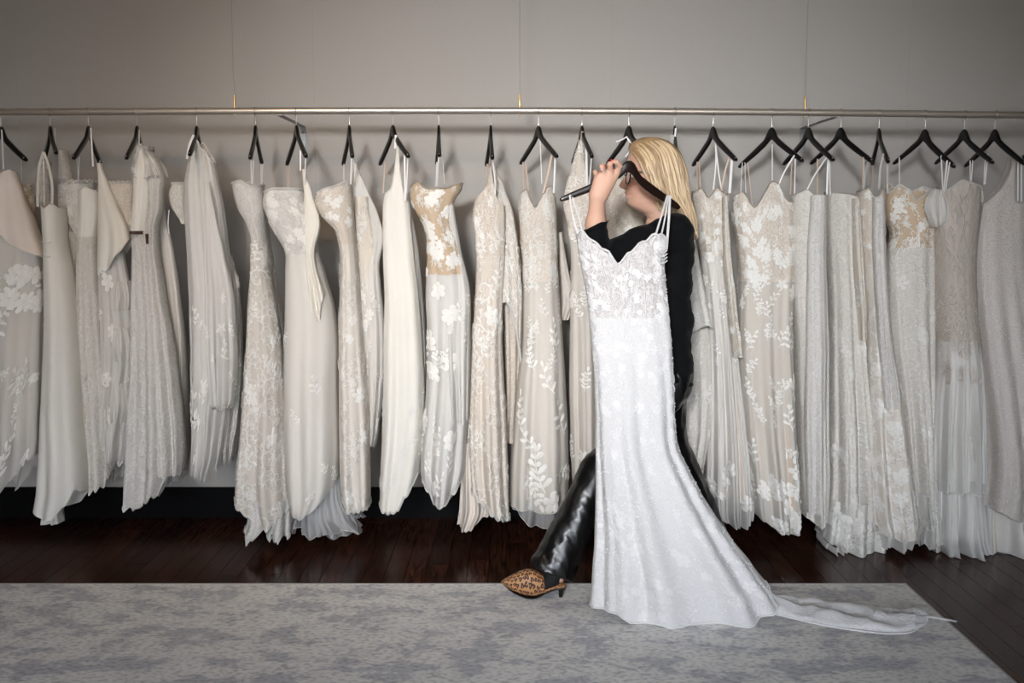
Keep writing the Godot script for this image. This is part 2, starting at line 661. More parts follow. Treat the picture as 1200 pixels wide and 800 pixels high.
func leopard() -> StandardMaterial3D:
	# tan hide with broken dark rosettes
	var N := 256
	var im := Image.create(N, N, false, Image.FORMAT_RGB8)
	im.fill(Color(0.68, 0.50, 0.33))
	var r := RandomNumberGenerator.new()
	r.seed = 3
	var cells := 10
	for cy in cells:
		for cx in cells:
			var c := Vector2((cx + 0.5 * (cy % 2) + r.randf_range(0.3, 0.7)) * N / cells, (cy + r.randf_range(0.3, 0.7)) * N / cells)
			var R := r.randf_range(11.0, 14.0)
			var gap := r.randf() * TAU
			for y in range(-15, 16):
				for x in range(-15, 16):
					var d := Vector2(x, y * 1.15)
					var wob := R * (0.85 + 0.15 * sin(d.angle() * 3.0 + gap))
					var ln := d.length()
					if ln < wob:
						var ring := ln > wob * 0.36 and absf(angle_difference(d.angle(), gap)) > 0.38
						im.set_pixel(posmod(int(c.x) + x, N), posmod(int(c.y) + y, N), Color(0.09, 0.055, 0.035) if ring else Color(0.60, 0.36, 0.17))
	var m := solid(Color(1, 1, 1), 0.6)
	m.albedo_texture = ImageTexture.create_from_image(im)
	return m


# ---------------------------------------------------------------- the room
func build_room() -> void:
	var fl := put("floor", box_mesh(Vector3(-3.2, -0.2, WALL_Z - 0.2), Vector3(2.95, -0.014, 4.0)), M.black_board)
	tag(fl, "dark brown glossy hardwood floor of narrow planks", "floor", "", "structure")
	var r := RandomNumberGenerator.new()
	r.seed = 11
	var x := -3.0
	var row := 0
	while x < 2.75:
		var w := 0.083
		var z := WALL_Z - r.randf() * 0.8
		while z < 0.2:
			var ln := r.randf_range(0.75, 1.35)
			var hi := minf(z + ln, 0.3)
			var lo := maxf(z, WALL_Z)
			if hi - lo > 0.05:
				put("plank", box_mesh(Vector3(x + 0.0006, -0.014, lo + 0.0006), Vector3(x + w - 0.0006, 0.0, hi - 0.0006), 0.0008), M.planks[r.randi() % 5], fl)
			z += ln
		x += w
		row += 1
	var rest := put("plank", box_mesh(Vector3(-3.0, -0.014, 0.3), Vector3(2.75, 0.0, 3.6)), M.planks[0], fl)
	rest.set_meta("kind", "stuff")
	var wall := put("wall_back", box_mesh(Vector3(-3.2, -0.2, WALL_Z - 0.2), Vector3(2.95, 3.2, WALL_Z - 0.008)), M.wall)
	tag(wall, "warm grey fabric covered wall behind the row of gowns", "wall", "", "structure")
	var seams := [-3.0]
	for sx in [20.0, 368.0, 716.0, 1064.0]: seams.append(P(sx, 100, WALL_Z).x)
	seams.append(2.75)
	for k in seams.size() - 1:
		put("panel", box_mesh(Vector3(seams[k] + 0.0002, 0.0, WALL_Z - 0.008), Vector3(seams[k + 1] - 0.0002, 3.0, WALL_Z)), M.wall, wall)
	var wl := put("wall_left", box_mesh(Vector3(-3.2, -0.2, WALL_Z - 0.2), Vector3(-3.0, 3.2, 4.0)), M.wall_side)
	tag(wl, "brown side wall beyond the left end of the rail", "wall", "", "structure")
	var wr := put("wall_right", box_mesh(Vector3(2.75, -0.2, WALL_Z - 0.2), Vector3(2.95, 3.2, 4.0)), M.wall_side)
	tag(wr, "brown side wall beyond the right end of the rail", "wall", "", "structure")
	var ce := put("ceiling", box_mesh(Vector3(-3.2, 3.0, WALL_Z - 0.2), Vector3(2.95, 3.2, 4.0)), M.white_paint)
	tag(ce, "plain pale ceiling above the salon", "ceiling", "", "structure")
	var bb := put("baseboard_back", box_mesh(Vector3(-3.0, 0.0, WALL_Z), Vector3(2.75, 0.148, WALL_Z + 0.016), 0.003), M.black_board)
	tag(bb, "black baseboard along the foot of the grey wall", "baseboard", "", "structure")
	# the street front behind the camera, with its shop windows
	var zf := 3.6
	var st := SurfaceTool.new()
	st.begin(Mesh.PRIMITIVE_TRIANGLES)
	st.set_smooth_group(-1)
	var wx0 := WIN[0]
	var wx1 := WIN[1]
	var wy0 := WIN[2]
	var wy1 := WIN[3]
	box_into(st, Vector3(-3.2, -0.2, zf), Vector3(wx0, 3.2, zf + 0.2))
	box_into(st, Vector3(wx1, -0.2, zf), Vector3(2.95, 3.2, zf + 0.2))
	box_into(st, Vector3(wx0, -0.2, zf), Vector3(wx1, wy0, zf + 0.2))
	box_into(st, Vector3(wx0, wy1, zf), Vector3(wx1, 3.2, zf + 0.2))
	st.generate_normals()
	tag(put("wall_front", st.commit(), M.white_paint), "pale street front wall round the shop windows", "wall", "", "structure")
	var glass := StandardMaterial3D.new()
	glass.albedo_color = Color(1, 1, 1, 0.04)
	glass.transparency = BaseMaterial3D.TRANSPARENCY_ALPHA
	glass.roughness = 0.02
	for k in 2:
		var a := lerpf(wx0, wx1, k / 2.0)
		var b := lerpf(wx0, wx1, (k + 1) / 2.0)
		var wn := Node3D.new()
		wn.name = "window_%d" % (k + 1)
		add_child(wn)
		tag(wn, "tall shop window, %s pane of the street front" % ["first", "second"][k], "window", "", "structure")
		var s2 := SurfaceTool.new()
		s2.begin(Mesh.PRIMITIVE_TRIANGLES)
		s2.set_smooth_group(-1)
		var f := 0.045
		box_into(s2, Vector3(a, wy0, zf + 0.06), Vector3(a + f, wy1, zf + 0.14))
		box_into(s2, Vector3(b - f, wy0, zf + 0.06), Vector3(b, wy1, zf + 0.14))
		box_into(s2, Vector3(a + f, wy0, zf + 0.06), Vector3(b - f, wy0 + f, zf + 0.14))
		box_into(s2, Vector3(a + f, wy1 - f, zf + 0.06), Vector3(b - f, wy1, zf + 0.14))
		s2.generate_normals()
		put("window_frame", s2.commit(), M.dark_frame, wn)
		var pn := PlaneMesh.new()
		pn.size = Vector2(b - a - 2 * f, wy1 - wy0 - 2 * f)
		pn.orientation = PlaneMesh.FACE_Z
		var po := put("pane", pn, glass, wn)
		po.position = Vector3((a + b) / 2, (wy0 + wy1) / 2, zf + 0.1)


const WIN := [-2.5, 1.9, 0.35, 2.75]

var rod_pts := PackedVector3Array()


func rod_at(px: float) -> Vector3:
	var X := P(px, 131, ROD_Z).x
	for i in rod_pts.size() - 1:
		if X <= rod_pts[i + 1].x:
			return rod_pts[i].lerp(rod_pts[i + 1], (X - rod_pts[i].x) / (rod_pts[i + 1].x - rod_pts[i].x))
	return rod_pts[-1]


func build_rail() -> void:
	var ctl := []
	for q in [[-190, 132.5], [0, 131.4], [300, 130.0], [600, 129.6], [900, 131.4], [1200, 135.0], [1345, 137.0]]:
		ctl.append(P(q[0], q[1], ROD_Z))
	ctl[0].x = -3.0
	ctl[-1].x = 2.75
	rod_pts = spline(ctl, 48)
	var o := thing("clothes_rail", "long brushed steel clothes rail hung on thin cables before the grey wall", "rail")
	put("rail_tube", tube_mesh(rod_pts, [0.0142], 20), M.rail_steel, o)
	for c in [[275.0, 113.0], [609.0, 113.0], [943.0, 116.0]]:
		var b := rod_at(c[0])
		b.y += 0.012
		put("cable", tube_mesh(PackedVector3Array([b + Vector3(0, 0.05, 0), Vector3(b.x, 3.0, b.z)]), [0.0012], 6), M.galv, o)
		put("ferrule", tube_mesh(PackedVector3Array([b, b + Vector3(0, 0.053, 0)]), [0.0046, 0.0046, 0.004], 10), M.brass, o)
		put("cable_stop", tube_mesh(PackedVector3Array([b - Vector3(0, 0.034, 0), b - Vector3(0, 0.02, 0)]), [0.0035], 8), M.brass, o)
	for c in [[329.0, 355.0], [973.0, 941.0]]:
		var f := rod_at(c[0])
		f.y -= 0.0175
		var wall_x := P(c[1], 147, WALL_Z).x
		var bk := Vector3(wall_x, f.y + 0.0, WALL_Z)
		f.x = wall_x
		f.z = ROD_Z + 0.03
		var arm := put("bracket_arm", box_mesh(Vector3(wall_x - 0.011, f.y - 0.004, WALL_Z), Vector3(wall_x + 0.011, f.y, f.z)), M.galv, o)
		put("bracket_plate", box_mesh(Vector3(-0.013, -0.115, 0.0), Vector3(0.013, 0.0, 0.005)), M.galv, arm).position = bk
		for sy in [-0.03, -0.095]:
			var s := SphereMesh.new()
			s.radius = 0.005
			s.height = 0.006
			s.radial_segments = 10
			s.rings = 4
			put("screw", s, M.brass, arm).position = bk + Vector3(0, sy, 0.005)


# ---------------------------------------------------------------- hangers
const ARM := [[0.0, 0.0, -0.050], [0.04, -0.002, -0.053], [0.08, -0.008, -0.059], [0.12, -0.019, -0.065], [0.16, -0.033, -0.070], [0.21, -0.046, -0.077], [0.3, -0.058, -0.087], [0.45, -0.076, -0.104], [0.65, -0.100, -0.124], [0.85, -0.123, -0.144], [0.94, -0.134, -0.152], [0.98, -0.140, -0.154], [1.0, -0.146, -0.151]]


func hanger_body(neck: Vector3, le: Vector3, re: Vector3, mat: Material, o: Node3D, thick := 1.0) -> void:
	# both arms are one continuous wooden piece; le and re give the heading and reach of each arm
	var pts := PackedVector3Array()
	var uvs := PackedVector2Array()
	var S := 12
	var stations := []
	for i in range(ARM.size() - 1, 0, -1): stations.append([-1, i])
	for i in ARM.size(): stations.append([1, i])
	var first := true
	var cnt := 0
	var ln := le - neck
	var rn := re - neck
	for q in stations:
		var e: Array = ARM[q[1]]
		var arm: Vector3 = ln if q[0] < 0 else rn
		var flat := Vector3(arm.x, 0, arm.z)
		var reach := flat.length()
		var scale_y := absf(arm.y) / 0.15
		var dir := flat.normalized()
		# the arms bow: they leave the neck along the mean line and turn to their own heading
		var mean := Vector3(rn.x - ln.x, 0, rn.z - ln.z).normalized() * (1.0 if q[0] > 0 else -1.0)
		var bow: Vector3 = (mean * reach).lerp(dir * reach, clampf(e[0] * 7.0, 0, 1))
		var at: Vector3 = neck + bow * e[0]
		var tang: Vector3 = (mean.lerp(dir, clampf(e[0] * 6.0, 0, 1))).normalized()
		var side := Vector3(-tang.z, 0, tang.x) * (1.0 if q[0] > 0 else -1.0)
		var yt: float = e[1] * scale_y
		var yb: float = yt + (e[2] - e[1]) * scale_y * thick * (1.0 if thick == 1.0 else lerpf(0.8, 1.25, clampf(e[0] * 3.0, 0.0, 1.0)))
		var hd := lerpf(0.0065, 0.009, e[0]) * (1.0 if e[0] < 0.97 else 0.75)
		for s in S + 1:
			var w := TAU * s / S
			var cy := signf(cos(w)) * pow(absf(cos(w)), 0.55)
			var cz := signf(sin(w)) * pow(absf(sin(w)), 0.7)
			pts.append(at + Vector3(0, (yt + yb) / 2 + cy * (yt - yb) / 2, 0) + side * cz * hd)
			uvs.append(Vector2(float(s) / S, cnt * 0.1))
		cnt += 1
	# close the two tips
	var rows := stations.size()
	var allp := PackedVector3Array()
	var alluv := PackedVector2Array()
	for j in range(-1, rows + 1):
		var q := clampi(j, 0, rows - 1)
		var mid := Vector3.ZERO
		for s in S: mid += pts[q * (S + 1) + s] / S
		for s in S + 1:
			var p := pts[q * (S + 1) + s]
			allp.append(mid if j != q else p)
			alluv.append(uvs[q * (S + 1) + s])
	put("hanger_body", grid_arrays(allp, alluv, S + 1, rows + 2, true), mat, o)


func rail_hanger(cx: float, yt: float, lx: float, ly: float, rx: float, ry: float, near: int, label: String) -> void:
	var o := thing("coat_hanger", label, "hanger", "black hangers along the rail")
	var rod := rod_at(cx)
	var neck := P(cx, yt, ROD_Z)
	neck.x = rod.x
	neck.z = ROD_Z
	var ends := []
	for e in [[lx, ly, -1], [rx, ry, 1]]:
		var q := P(e[0], e[1], ROD_Z)
		var dx := clampf(q.x - neck.x, -0.2, 0.2)
		var dz := sqrt(maxf(0.205 * 0.205 - dx * dx, 0.0)) * (1.0 if e[2] == near else -1.0)
		q = P(e[0], e[1], ROD_Z + dz)
		ends.append(Vector3(q.x, minf(q.y, neck.y - 0.12), ROD_Z + dz))
	hanger_body(neck, ends[0], ends[1], M.black_wood, o)
	var wire := PackedVector3Array([neck - Vector3(0, 0.012, 0), neck + Vector3(0, 0.006, 0), Vector3(neck.x, rod.y - 0.024, ROD_Z)])
	for k in 15:
		var a := deg_to_rad(-80.0 + k * 20.0)
		wire.append(Vector3(rod.x, rod.y - 0.0006 + sin(a) * 0.0176, ROD_Z + cos(a) * 0.0176))
	put("hook", tube_mesh(wire, [0.0018], 7), M.steel, o)
	for e in ends:
		var s := SphereMesh.new()
		s.radius = 0.0032
		s.height = 0.0064
		s.radial_segments = 8
		s.rings = 4
		var at: Vector3 = neck.lerp(e, 0.93)
		at.y = neck.y + (e.y - neck.y) * 0.93
		put("strap_pin", s, M.steel, o).position = at + Vector3(0, 0.0, 0.0085)


func strap(o: Node3D, pts: Array, z0: float, z1: float, w := 0.0026, mat: Material = null, called := "strap") -> void:
	var q := []
	for i in pts.size():
		q.append(P(pts[i][0], pts[i][1], lerpf(z0, z1, float(i) / (pts.size() - 1))))
	put(called, tube_mesh(spline(q, maxi(q.size() * 4, 6)), [w], 8, 0.35, Vector3.BACK), mat if mat else M.ribbon, o)


# ---------------------------------------------------------------- scene
func _ready() -> void:
	rng.seed = 77
	var cam := Camera3D.new()
	cam.name = "camera"
	cam.fov = rad_to_deg(2.0 * atan(400.0 / FOC))
	cam.near = 0.05
	cam.far = 60.0
	cam.position = Vector3(0, CAM_H, 0)
	cam.rotation_degrees = Vector3(-PITCH, 0, 0)
	add_child(cam)
	cam.current = true
	var env := Environment.new()
	env.background_mode = Environment.BG_SKY
	var sky := Sky.new()
	var sm := ProceduralSkyMaterial.new()
	sm.sky_top_color = Color(0.80, 0.86, 0.95)
	sm.sky_horizon_color = Color(0.95, 0.96, 0.97)
	sm.ground_horizon_color = Color(0.72, 0.70, 0.68)
	sm.ground_bottom_color = Color(0.5, 0.48, 0.46)
	sm.sky_energy_multiplier = 1.0
	sky.sky_material = sm
	env.sky = sky
	env.background_energy_multiplier = 9.5
	env.tonemap_mode = Environment.TONE_MAPPER_LINEAR
	env.tonemap_exposure = 1.48
	env.sdfgi_enabled = true
	env.ssao_enabled = true
	env.ssil_enabled = true
	var we := WorldEnvironment.new()
	we.name = "world"
	we.environment = env
	add_child(we)
	track_light(Vector3(-0.8, 2.5, 2.9), Vector3(0.3, 1.3, -4.4), Color(0.985, 0.99, 1.0), 29.0, 18.0, 0.34, "spot lamp on the ceiling above the photographer aimed at the middle of the rail")
	track_light(Vector3(-1.15, 2.78, -1.9), Vector3(-0.9, 1.1, -4.4), Color(1.0, 0.86, 0.70), 1.1, 42.0, 0.16, "warm spot lamp on the ceiling nearer the left part of the rail")
	make_materials()
	make_motifs()
	build_room()
	build_rail()
	build_rug()
	build_dresses()
	build_hangers()
	build_held_gown()
	build_person()


func track_light(at: Vector3, aim: Vector3, c: Color, energy: float, angle: float, radius: float, label: String) -> void:
	var o := thing("spot_lamp", label, "spot lamp")
	var dir := (aim - at).normalized()
	var dark := solid(Color(0.8, 0.8, 0.79), 0.5)
	put("stem", tube_mesh(PackedVector3Array([Vector3(at.x, 3.0, at.z), at - dir * 0.08]), [0.008], 8), dark, o)
	put("housing", tube_mesh(PackedVector3Array([at - dir * 0.17, at - dir * 0.15, at - dir * 0.02]), [radius * 0.4, radius * 0.85, radius * 1.08], 28), dark, o)
	var glow := solid(c, 0.5)
	glow.emission_enabled = true
	glow.emission = c
	glow.emission_energy_multiplier = 2.0
	put("lamp_lens", tube_mesh(PackedVector3Array([at - dir * 0.02, at - dir * 0.012]), [radius], 28), glow, o)
	var l := SpotLight3D.new()
	l.name = "spot_light"
	l.light_color = c
	l.light_energy = energy
	l.spot_angle = angle
	l.spot_angle_attenuation = 1.0
	l.spot_range = 12.0
	l.spot_attenuation = 2.0
	l.light_size = radius * 0.95
	l.shadow_enabled = true
	o.add_child(l)
	l.position = at + dir * 0.012
	l.look_at_from_position(l.position, aim)


func build_rug() -> void:
	var o := thing("rug", "large distressed pale grey rug with blue grey worn patches on the dark floor", "rug")
	var a := FL(600, 683.5, 0.011)
	var b := FL(1061, 683.5, 0.011)
	var c := FL(1191, 800, 0.011)
	var h := 0.011
	var m := StandardMaterial3D.new()
	m.albedo_texture = noise_tex(0.010, [[0.0, Color(0.745, 0.75, 0.765)], [0.40, Color(0.785, 0.785, 0.795)], [0.47, Color(0.88, 0.875, 0.865)], [0.7, Color(0.92, 0.915, 0.90)], [1.0, Color(0.90, 0.895, 0.885)]], 9, 8, 1024, 0.68)
	m.uv1_scale = Vector3(0.42, 0.62, 1)
	m.roughness = 0.95
	m.metallic_specular = 0.15
	m.heightmap_enabled = true
	m.heightmap_texture = noise_tex(0.25, [], 4, 2)
	m.heightmap_scale = 0.1
	m.detail_enabled = true
	m.detail_albedo = noise_tex(0.16, [[0.2, Color(0.86, 0.86, 0.87)], [0.5, Color(1, 1, 1)]], 6, 3)
	m.detail_blend_mode = BaseMaterial3D.BLEND_MODE_MUL
	var st := SurfaceTool.new()
	st.begin(Mesh.PRIMITIVE_TRIANGLES)
	st.set_smooth_group(-1)
	box_into(st, Vector3(-2.9, 0.0005, a.z), Vector3(b.x, h, -1.2), 0.004)
	st.generate_normals()
	put("pile", st.commit(), m, o)
	var e := solid(Color(0.66, 0.65, 0.64), 0.9)
	put("bound_edge", tube_mesh(PackedVector3Array([Vector3(b.x, 0.0065, a.z), Vector3(b.x, 0.0065, -1.2)]), [0.006], 8), e, o)
	put("bound_edge", tube_mesh(PackedVector3Array([Vector3(-2.9, 0.0065, a.z), Vector3(b.x, 0.0065, a.z)]), [0.006], 8), e, o)


func edge_trim(c: Cloth, parent: Node3D, t: float, r: float, mat: Material, called: String, frill := 0.0) -> void:
	var path := PackedVector3Array()
	for k in 73:
		var u := k / 72.0
		var p := c.pt(fposmod(u, 1.0), t)
		if frill > 0.0: p.y += frill * absf(sin(u * TAU * 9.0))
		path.append(p)
	put(called, tube_mesh(path, [r], 6), mat, parent)


func piece(o: Node3D, q: Dictionary) -> Cloth:
	# one garment panel: bodice over skirt when it has a waist, else a single hanging piece
	var c := cloth(q)
	var nu: int = q.get("nu", 112)
	var called: String = q.get("called", "skirt")
	if c.waist > 0.0:
		put("bodice", c.mesh(0.0, c.tw, nu, q.get("nb", 30)), q.get("bodice", q.mat), o)
		put(called, c.mesh(c.tw, 1.0, nu, q.get("nv", 72)), q.mat, o)
	else:
		put(called, c.mesh(0.0, 1.0, nu, q.get("nv", 72)), q.mat, o)
	if q.has("lining"):
		var l := cloth(q)
		l.inset = q.get("gap", 0.012)
		put("lining", l.mesh(0.01, q.get("lining_end", 0.97), 64, 48), q.lining, o)
	if q.get("neck", 0.0) > 0.0: edge_trim(c, o, 0.0, q.neck, q.get("neck_mat", q.get("bodice", q.mat)), "neckline_trim", q.get("frill", 0.0))
	if q.get("hemline", 0.0) > 0.0: edge_trim(c, o, 1.0, q.hemline, q.get("hem_mat", M.thread), "hem_trim")
	for a in q.get("app", []): applique(c, o, a.get("n", 0), a)
	return c


func gown(label: String, at_px: float, pieces: Array, straps: Array = []) -> Node3D:
	var o := thing("wedding_gown", label, "wedding dress", "wedding gowns hanging along the rail")
	for q in pieces:
		if not q.has("zc"): q.zc = ROD_Z
		piece(o, q)
	for s in straps:
		strap(o, s[0], s[1], s[2], s[3] if s.size() > 3 else 0.0026, s[4] if s.size() > 4 else M.ribbon)
	return o


func build_dresses() -> void:
	var Z := ROD_Z
	gown("blush satin gown cut by the left edge, satin flap over a flowered tulle skirt", 0, [
		{"called": "skirt", "rows": [[262, -62, 30], [290, -66, 40], [340, -74, 44], [450, -82, 44], [520, -84, 42], [560, -84, 36], [592, -74, 22]], "mat": M.tulle_nude, "lining": M.lining_blush, "lining_end": 0.88, "seed": 3, "n": 8, "a1": 0.5, "d0": 0.09, "d1": 0.17, "rag": 8,
			"hem": [[0, 570], [0.55, 585], [0.75, 592], [0.9, 560], [1, 540]],
			"app": [{"n": 16, "t0": 0.12, "t1": 0.45, "s0": 0.03, "s1": 0.045, "mat": M.thread_grey}, {"n": 14, "t0": 0.5, "t1": 0.97, "s0": 0.025, "s1": 0.04, "kinds": [4, 5, 6, 7, 0], "mat": M.thread_grey}, {"spots": [[0.13, 0.2, 0.055, 0], [0.17, 0.27, 0.05, 1], [0.19, 0.37, 0.06, 4], [0.11, 0.31, 0.045, 1], [0.15, 0.86, 0.075, 5], [0.17, 0.94, 0.06, 6], [0.12, 0.62, 0.055, 7]]}]},
		{"called": "satin_flap", "rows": [[196, -10, 8], [228, -30, 19], [262, -46, 33], [300, -62, 46]], "mat": M.satin_blush, "top": [[0, 205], [0.85, 198], [1, 200]], "hem": [[0, 300], [0.4, 268], [0.6, 274], [0.75, 288], [1, 300]], "seed": 4, "n": 4, "d0": 0.04, "d1": 0.14, "a1": 0.3, "zc": Z + 0.02},
		{"called": "bust_cup", "rows": [[216, 14, 28], [230, 14, 31], [252, 16, 30]], "mat": M.lace_tan, "seed": 5, "d0": 0.04, "d1": 0.03, "n": 4, "zc": Z - 0.08}],
		[[[[2, 152], [4, 198]], Z + 0.08, Z + 0.03], [[[25, 188], [25, 218]], Z + 0.17, Z - 0.06, 0.0014]])

	gown("sleeveless ivory crepe gown with a deep keyhole neckline and long plain skirt", 58, [
		{"called": "skirt", "waist": 284, "tw": 0.3, "rows": [[236, 43, 65], [262, 44, 66], [285, 45, 68], [320, 45, 75], [380, 46, 82], [450, 44, 88], [500, 42, 92], [530, 41, 96], [575, 38, 97], [608, 34, 90]], "mat": M.crepe, "seed": 8, "n": 3, "a0": 0.05, "a1": 0.28, "d0": 0.08, "d1": 0.16, "zc": Z + 0.05,
			"top": [[0, 236], [0.4, 244], [0.8, 238], [1, 244]], "hem": [[0, 598], [0.35, 606], [0.6, 604], [0.78, 590], [0.9, 572], [1, 580]], "crumple": 0.002},
		{"called": "front_panel", "rows": [[188, 39, 48], [212, 37, 48], [240, 40, 50], [262, 45, 52]], "mat": M.lace_ivory, "seed": 9, "n": 3, "d0": 0.05, "d1": 0.05, "zc": Z - 0.02},
		{"called": "sheer_back", "rows": [[175, 61, 68], [200, 60, 75], [240, 60, 79], [300, 62, 83], [380, 66, 85], [440, 70, 88]], "mat": M.lace_ivory, "seed": 10, "n": 4, "d0": 0.03, "d1": 0.06, "zc": Z - 0.07},
		{"called": "underskirt", "rows": [[590, 40, 66], [606, 43, 64], [617, 42, 65]], "mat": M.satin, "seed": 11, "n": 4, "a0": 0.3, "a1": 0.5, "d0": 0.06, "d1": 0.07, "zc": Z + 0.05, "nv": 12}],
		[[[[51, 178], [46, 195], [44, 218], [44, 242]], Z + 0.19, Z + 0.13, 0.006, M.crepe], [[[51, 178], [57, 195], [61, 218], [61, 240]], Z + 0.19, Z + 0.13, 0.006, M.crepe], [[[51, 184], [52, 240]], Z + 0.18, Z + 0.1], [[[64, 150], [66, 178]], Z + 0.05, Z - 0.08]])

	var keyhole: Node3D = get_node("wedding_gown_001")
	for yy in [283.0, 300.0]:
		var seam := []
		for k in 9: seam.append(P(45 + k * 2.6, yy + 0.06 * k * (8 - k), Z + 0.055 + 0.085 * sin(PI * k / 8.0)))
		put("waist_seam", tube_mesh(spline(seam, 24), [0.0022], 6), M.crepe, keyhole)

	gown("strapless ivory gown with feathery neckline, slim waist seam and rose ruffled train", 103, [
		{"called": "skirt", "waist": 277, "tw": 0.28, "rows": [[220, 88, 111], [226, 86, 112], [245, 86, 112], [262, 86, 111], [277, 85, 109], [300, 84, 109], [400, 83, 118], [500, 92, 130], [560, 97, 133], [577, 98, 130]], "mat": M.lace_ivory, "bodice": M.crepe, "seed": 14, "n": 5, "a1": 0.35, "d0": 0.075, "d1": 0.15, "zc": Z - 0.03,
			"top": [[0, 224], [0.5, 219], [1, 224]], "hem": [[0, 570], [0.4, 577], [0.75, 572], [1, 552]], "neck": 0.003, "neck_mat": M.crepe, "scal_n": 8, "scal_a": 5},
		{"called": "bust_cup", "rows": [[213, 62, 104], [225, 62, 100], [242, 65, 94], [260, 73, 92], [280, 84, 92]], "mat": M.lace_white, "seed": 141, "n": 5, "d0": 0.06, "d1": 0.05, "zc": Z - 0.05, "neck": 0.007, "frill": 0.007, "neck_mat": M.thread},
		{"called": "side_panel", "rows": [[272, 72, 86], [330, 72, 88], [400, 76, 92], [470, 84, 100]], "mat": M.lace_ivory, "seed": 142, "n": 4, "d0": 0.05, "d1": 0.09, "zc": Z - 0.07},
		{"called": "satin_flap", "rows": [[190, 106, 111], [210, 107, 118], [240, 107, 131], [270, 107, 145], [290, 107, 148], [316, 107, 142]], "mat": M.satin, "hem": [[0, 312], [0.5, 316], [0.75, 296], [1, 280]], "seed": 15, "n": 3, "d0": 0.02, "d1": 0.07, "zc": Z + 0.02},
		{"called": "train", "rows": [[295, 108, 138], [340, 107, 145], [380, 109, 149], [430, 110, 150], [480, 106, 149], [520, 104, 145], [552, 106, 140]], "mat": M.tulle, "lining": M.bloom_ivory, "seed": 16, "n": 6, "a0": 0.3, "a1": 0.6, "d0": 0.05, "d1": 0.1, "zc": Z + 0.0, "crumple": 0.012, "rag": 7,
			"app": [{"n": 16, "s0": 0.025, "s1": 0.045, "kinds": [0, 1, 2, 3]}], "hemline": 0.004},
		{"called": "ruffle", "rows": [[330, 128, 146], [352, 126, 151], [364, 128, 149]], "mat": M.tulle, "seed": 17, "n": 7, "a0": 0.3, "a1": 0.6, "d0": 0.06, "d1": 0.1, "zc": Z + 0.03, "nv": 14},
		{"called": "ruffle", "rows": [[385, 128, 146], [410, 126, 152], [424, 130, 150]], "mat": M.tulle, "seed": 18, "n": 7, "a0": 0.3, "a1": 0.6, "d0": 0.06, "d1": 0.1, "zc": Z + 0.03, "nv": 14},
		{"called": "ruffle", "rows": [[450, 126, 145], [480, 124, 150], [496, 126, 146]], "mat": M.tulle, "seed": 19, "n": 7, "a0": 0.3, "a1": 0.6, "d0": 0.06, "d1": 0.1, "zc": Z + 0.03, "nv": 14}],
		[[[[90, 184], [92, 216]], Z + 0.16, Z], [[[93, 184], [92, 216]], Z + 0.16, Z], [[[106, 150], [109, 195]], Z, Z + 0.02, 0.004], [[[117, 188], [115, 205]], Z - 0.15, Z]])

	gown("lace gown with feathered shoulders and a thin brown belt at the waist", 160, [
		{"called": "skirt", "waist": 274, "tw": 0.3, "rows": [[172, 158, 168], [190, 153, 174], [205, 150, 174], [230, 150, 172], [252, 149, 170], [275, 149, 168], [300, 149, 177], [350, 148, 186], [400, 148, 193], [450, 147, 198], [500, 145, 204], [545, 143, 207], [601, 141, 204]], "mat": M.lace_white, "bodice": M.crepe, "seed": 21, "n": 5, "a1": 0.42, "d0": 0.06, "d1": 0.17, "zc": Z + 0.05,
			"top": [[0, 196], [0.4, 172], [0.6, 174], [1, 200]], "hem": [[0, 601], [0.35, 598], [0.7, 584], [0.9, 560], [1, 556]], "neck": 0.009, "frill": 0.014, "neck_mat": M.thread, "hemline": 0.004, "scal_n": 10, "scal_a": 7, "rag": 4},
		{"called": "bust_cup", "rows": [[214, 120, 152], [235, 121, 152], [255, 132, 152], [276, 143, 153]], "mat": M.lace_nude, "seed": 22, "d0": 0.05, "d1": 0.04, "n": 4, "neck": 0.005, "frill": 0.006, "neck_mat": M.thread, "zc": Z - 0.03},
		{"called": "train", "rows": [[235, 172, 184], [300, 174, 198], [350, 180, 205], [400, 185, 211], [480, 190, 214], [540, 195, 212], [570, 198, 208]], "mat": M.tulle, "lining": M.lining, "seed": 23, "n": 6, "d0": 0.03, "d1": 0.12, "a1": 0.5, "zc": Z - 0.06, "rag": 8},
		{"called": "ruffle", "rows": [[180, 150, 176], [194, 147, 184], [210, 150, 187]], "mat": M.tulle, "seed": 24, "crumple": 0.02, "n": 8, "a0": 0.3, "a1": 0.6, "d0": 0.06, "d1": 0.09, "zc": Z + 0.05, "nv": 12, "rag": 4, "hemline": 0.003},
		{"called": "belt", "rows": [[270.5, 148, 166], [274.5, 148, 166]], "mat": M.belt, "seed": 25, "n": 5, "a1": 0.05, "d0": 0.085, "d1": 0.085, "zc": Z + 0.05, "nv": 4}, {"called": "belt_end", "rows": [[274, 163, 166], [286, 163.5, 166]], "mat": M.belt, "seed": 26, "d0": 0.01, "d1": 0.01, "zc": Z + 0.125, "nv": 6, "nu": 12}, {"called": "overlay", "rows": [[174, 159, 170], [192, 158, 181], [206, 160, 186], [225, 165, 184], [245, 166, 183], [262, 165, 178], [290, 163, 178], [340, 162, 186], [400, 162, 197], [450, 163, 204], [500, 166, 210], [545, 172, 211], [562, 178, 208]], "mat": M.lace_white, "seed": 27, "n": 5, "a0": 0.25, "a1": 0.45, "d0": 0.05, "d1": 0.14, "zc": Z + 0.06, "hemline": 0.003, "rag": 5, "crumple": 0.006, "neck": 0.006, "frill": 0.01, "neck_mat": M.thread}],
		[[[[163, 152], [163, 174]], Z, Z + 0.02]])

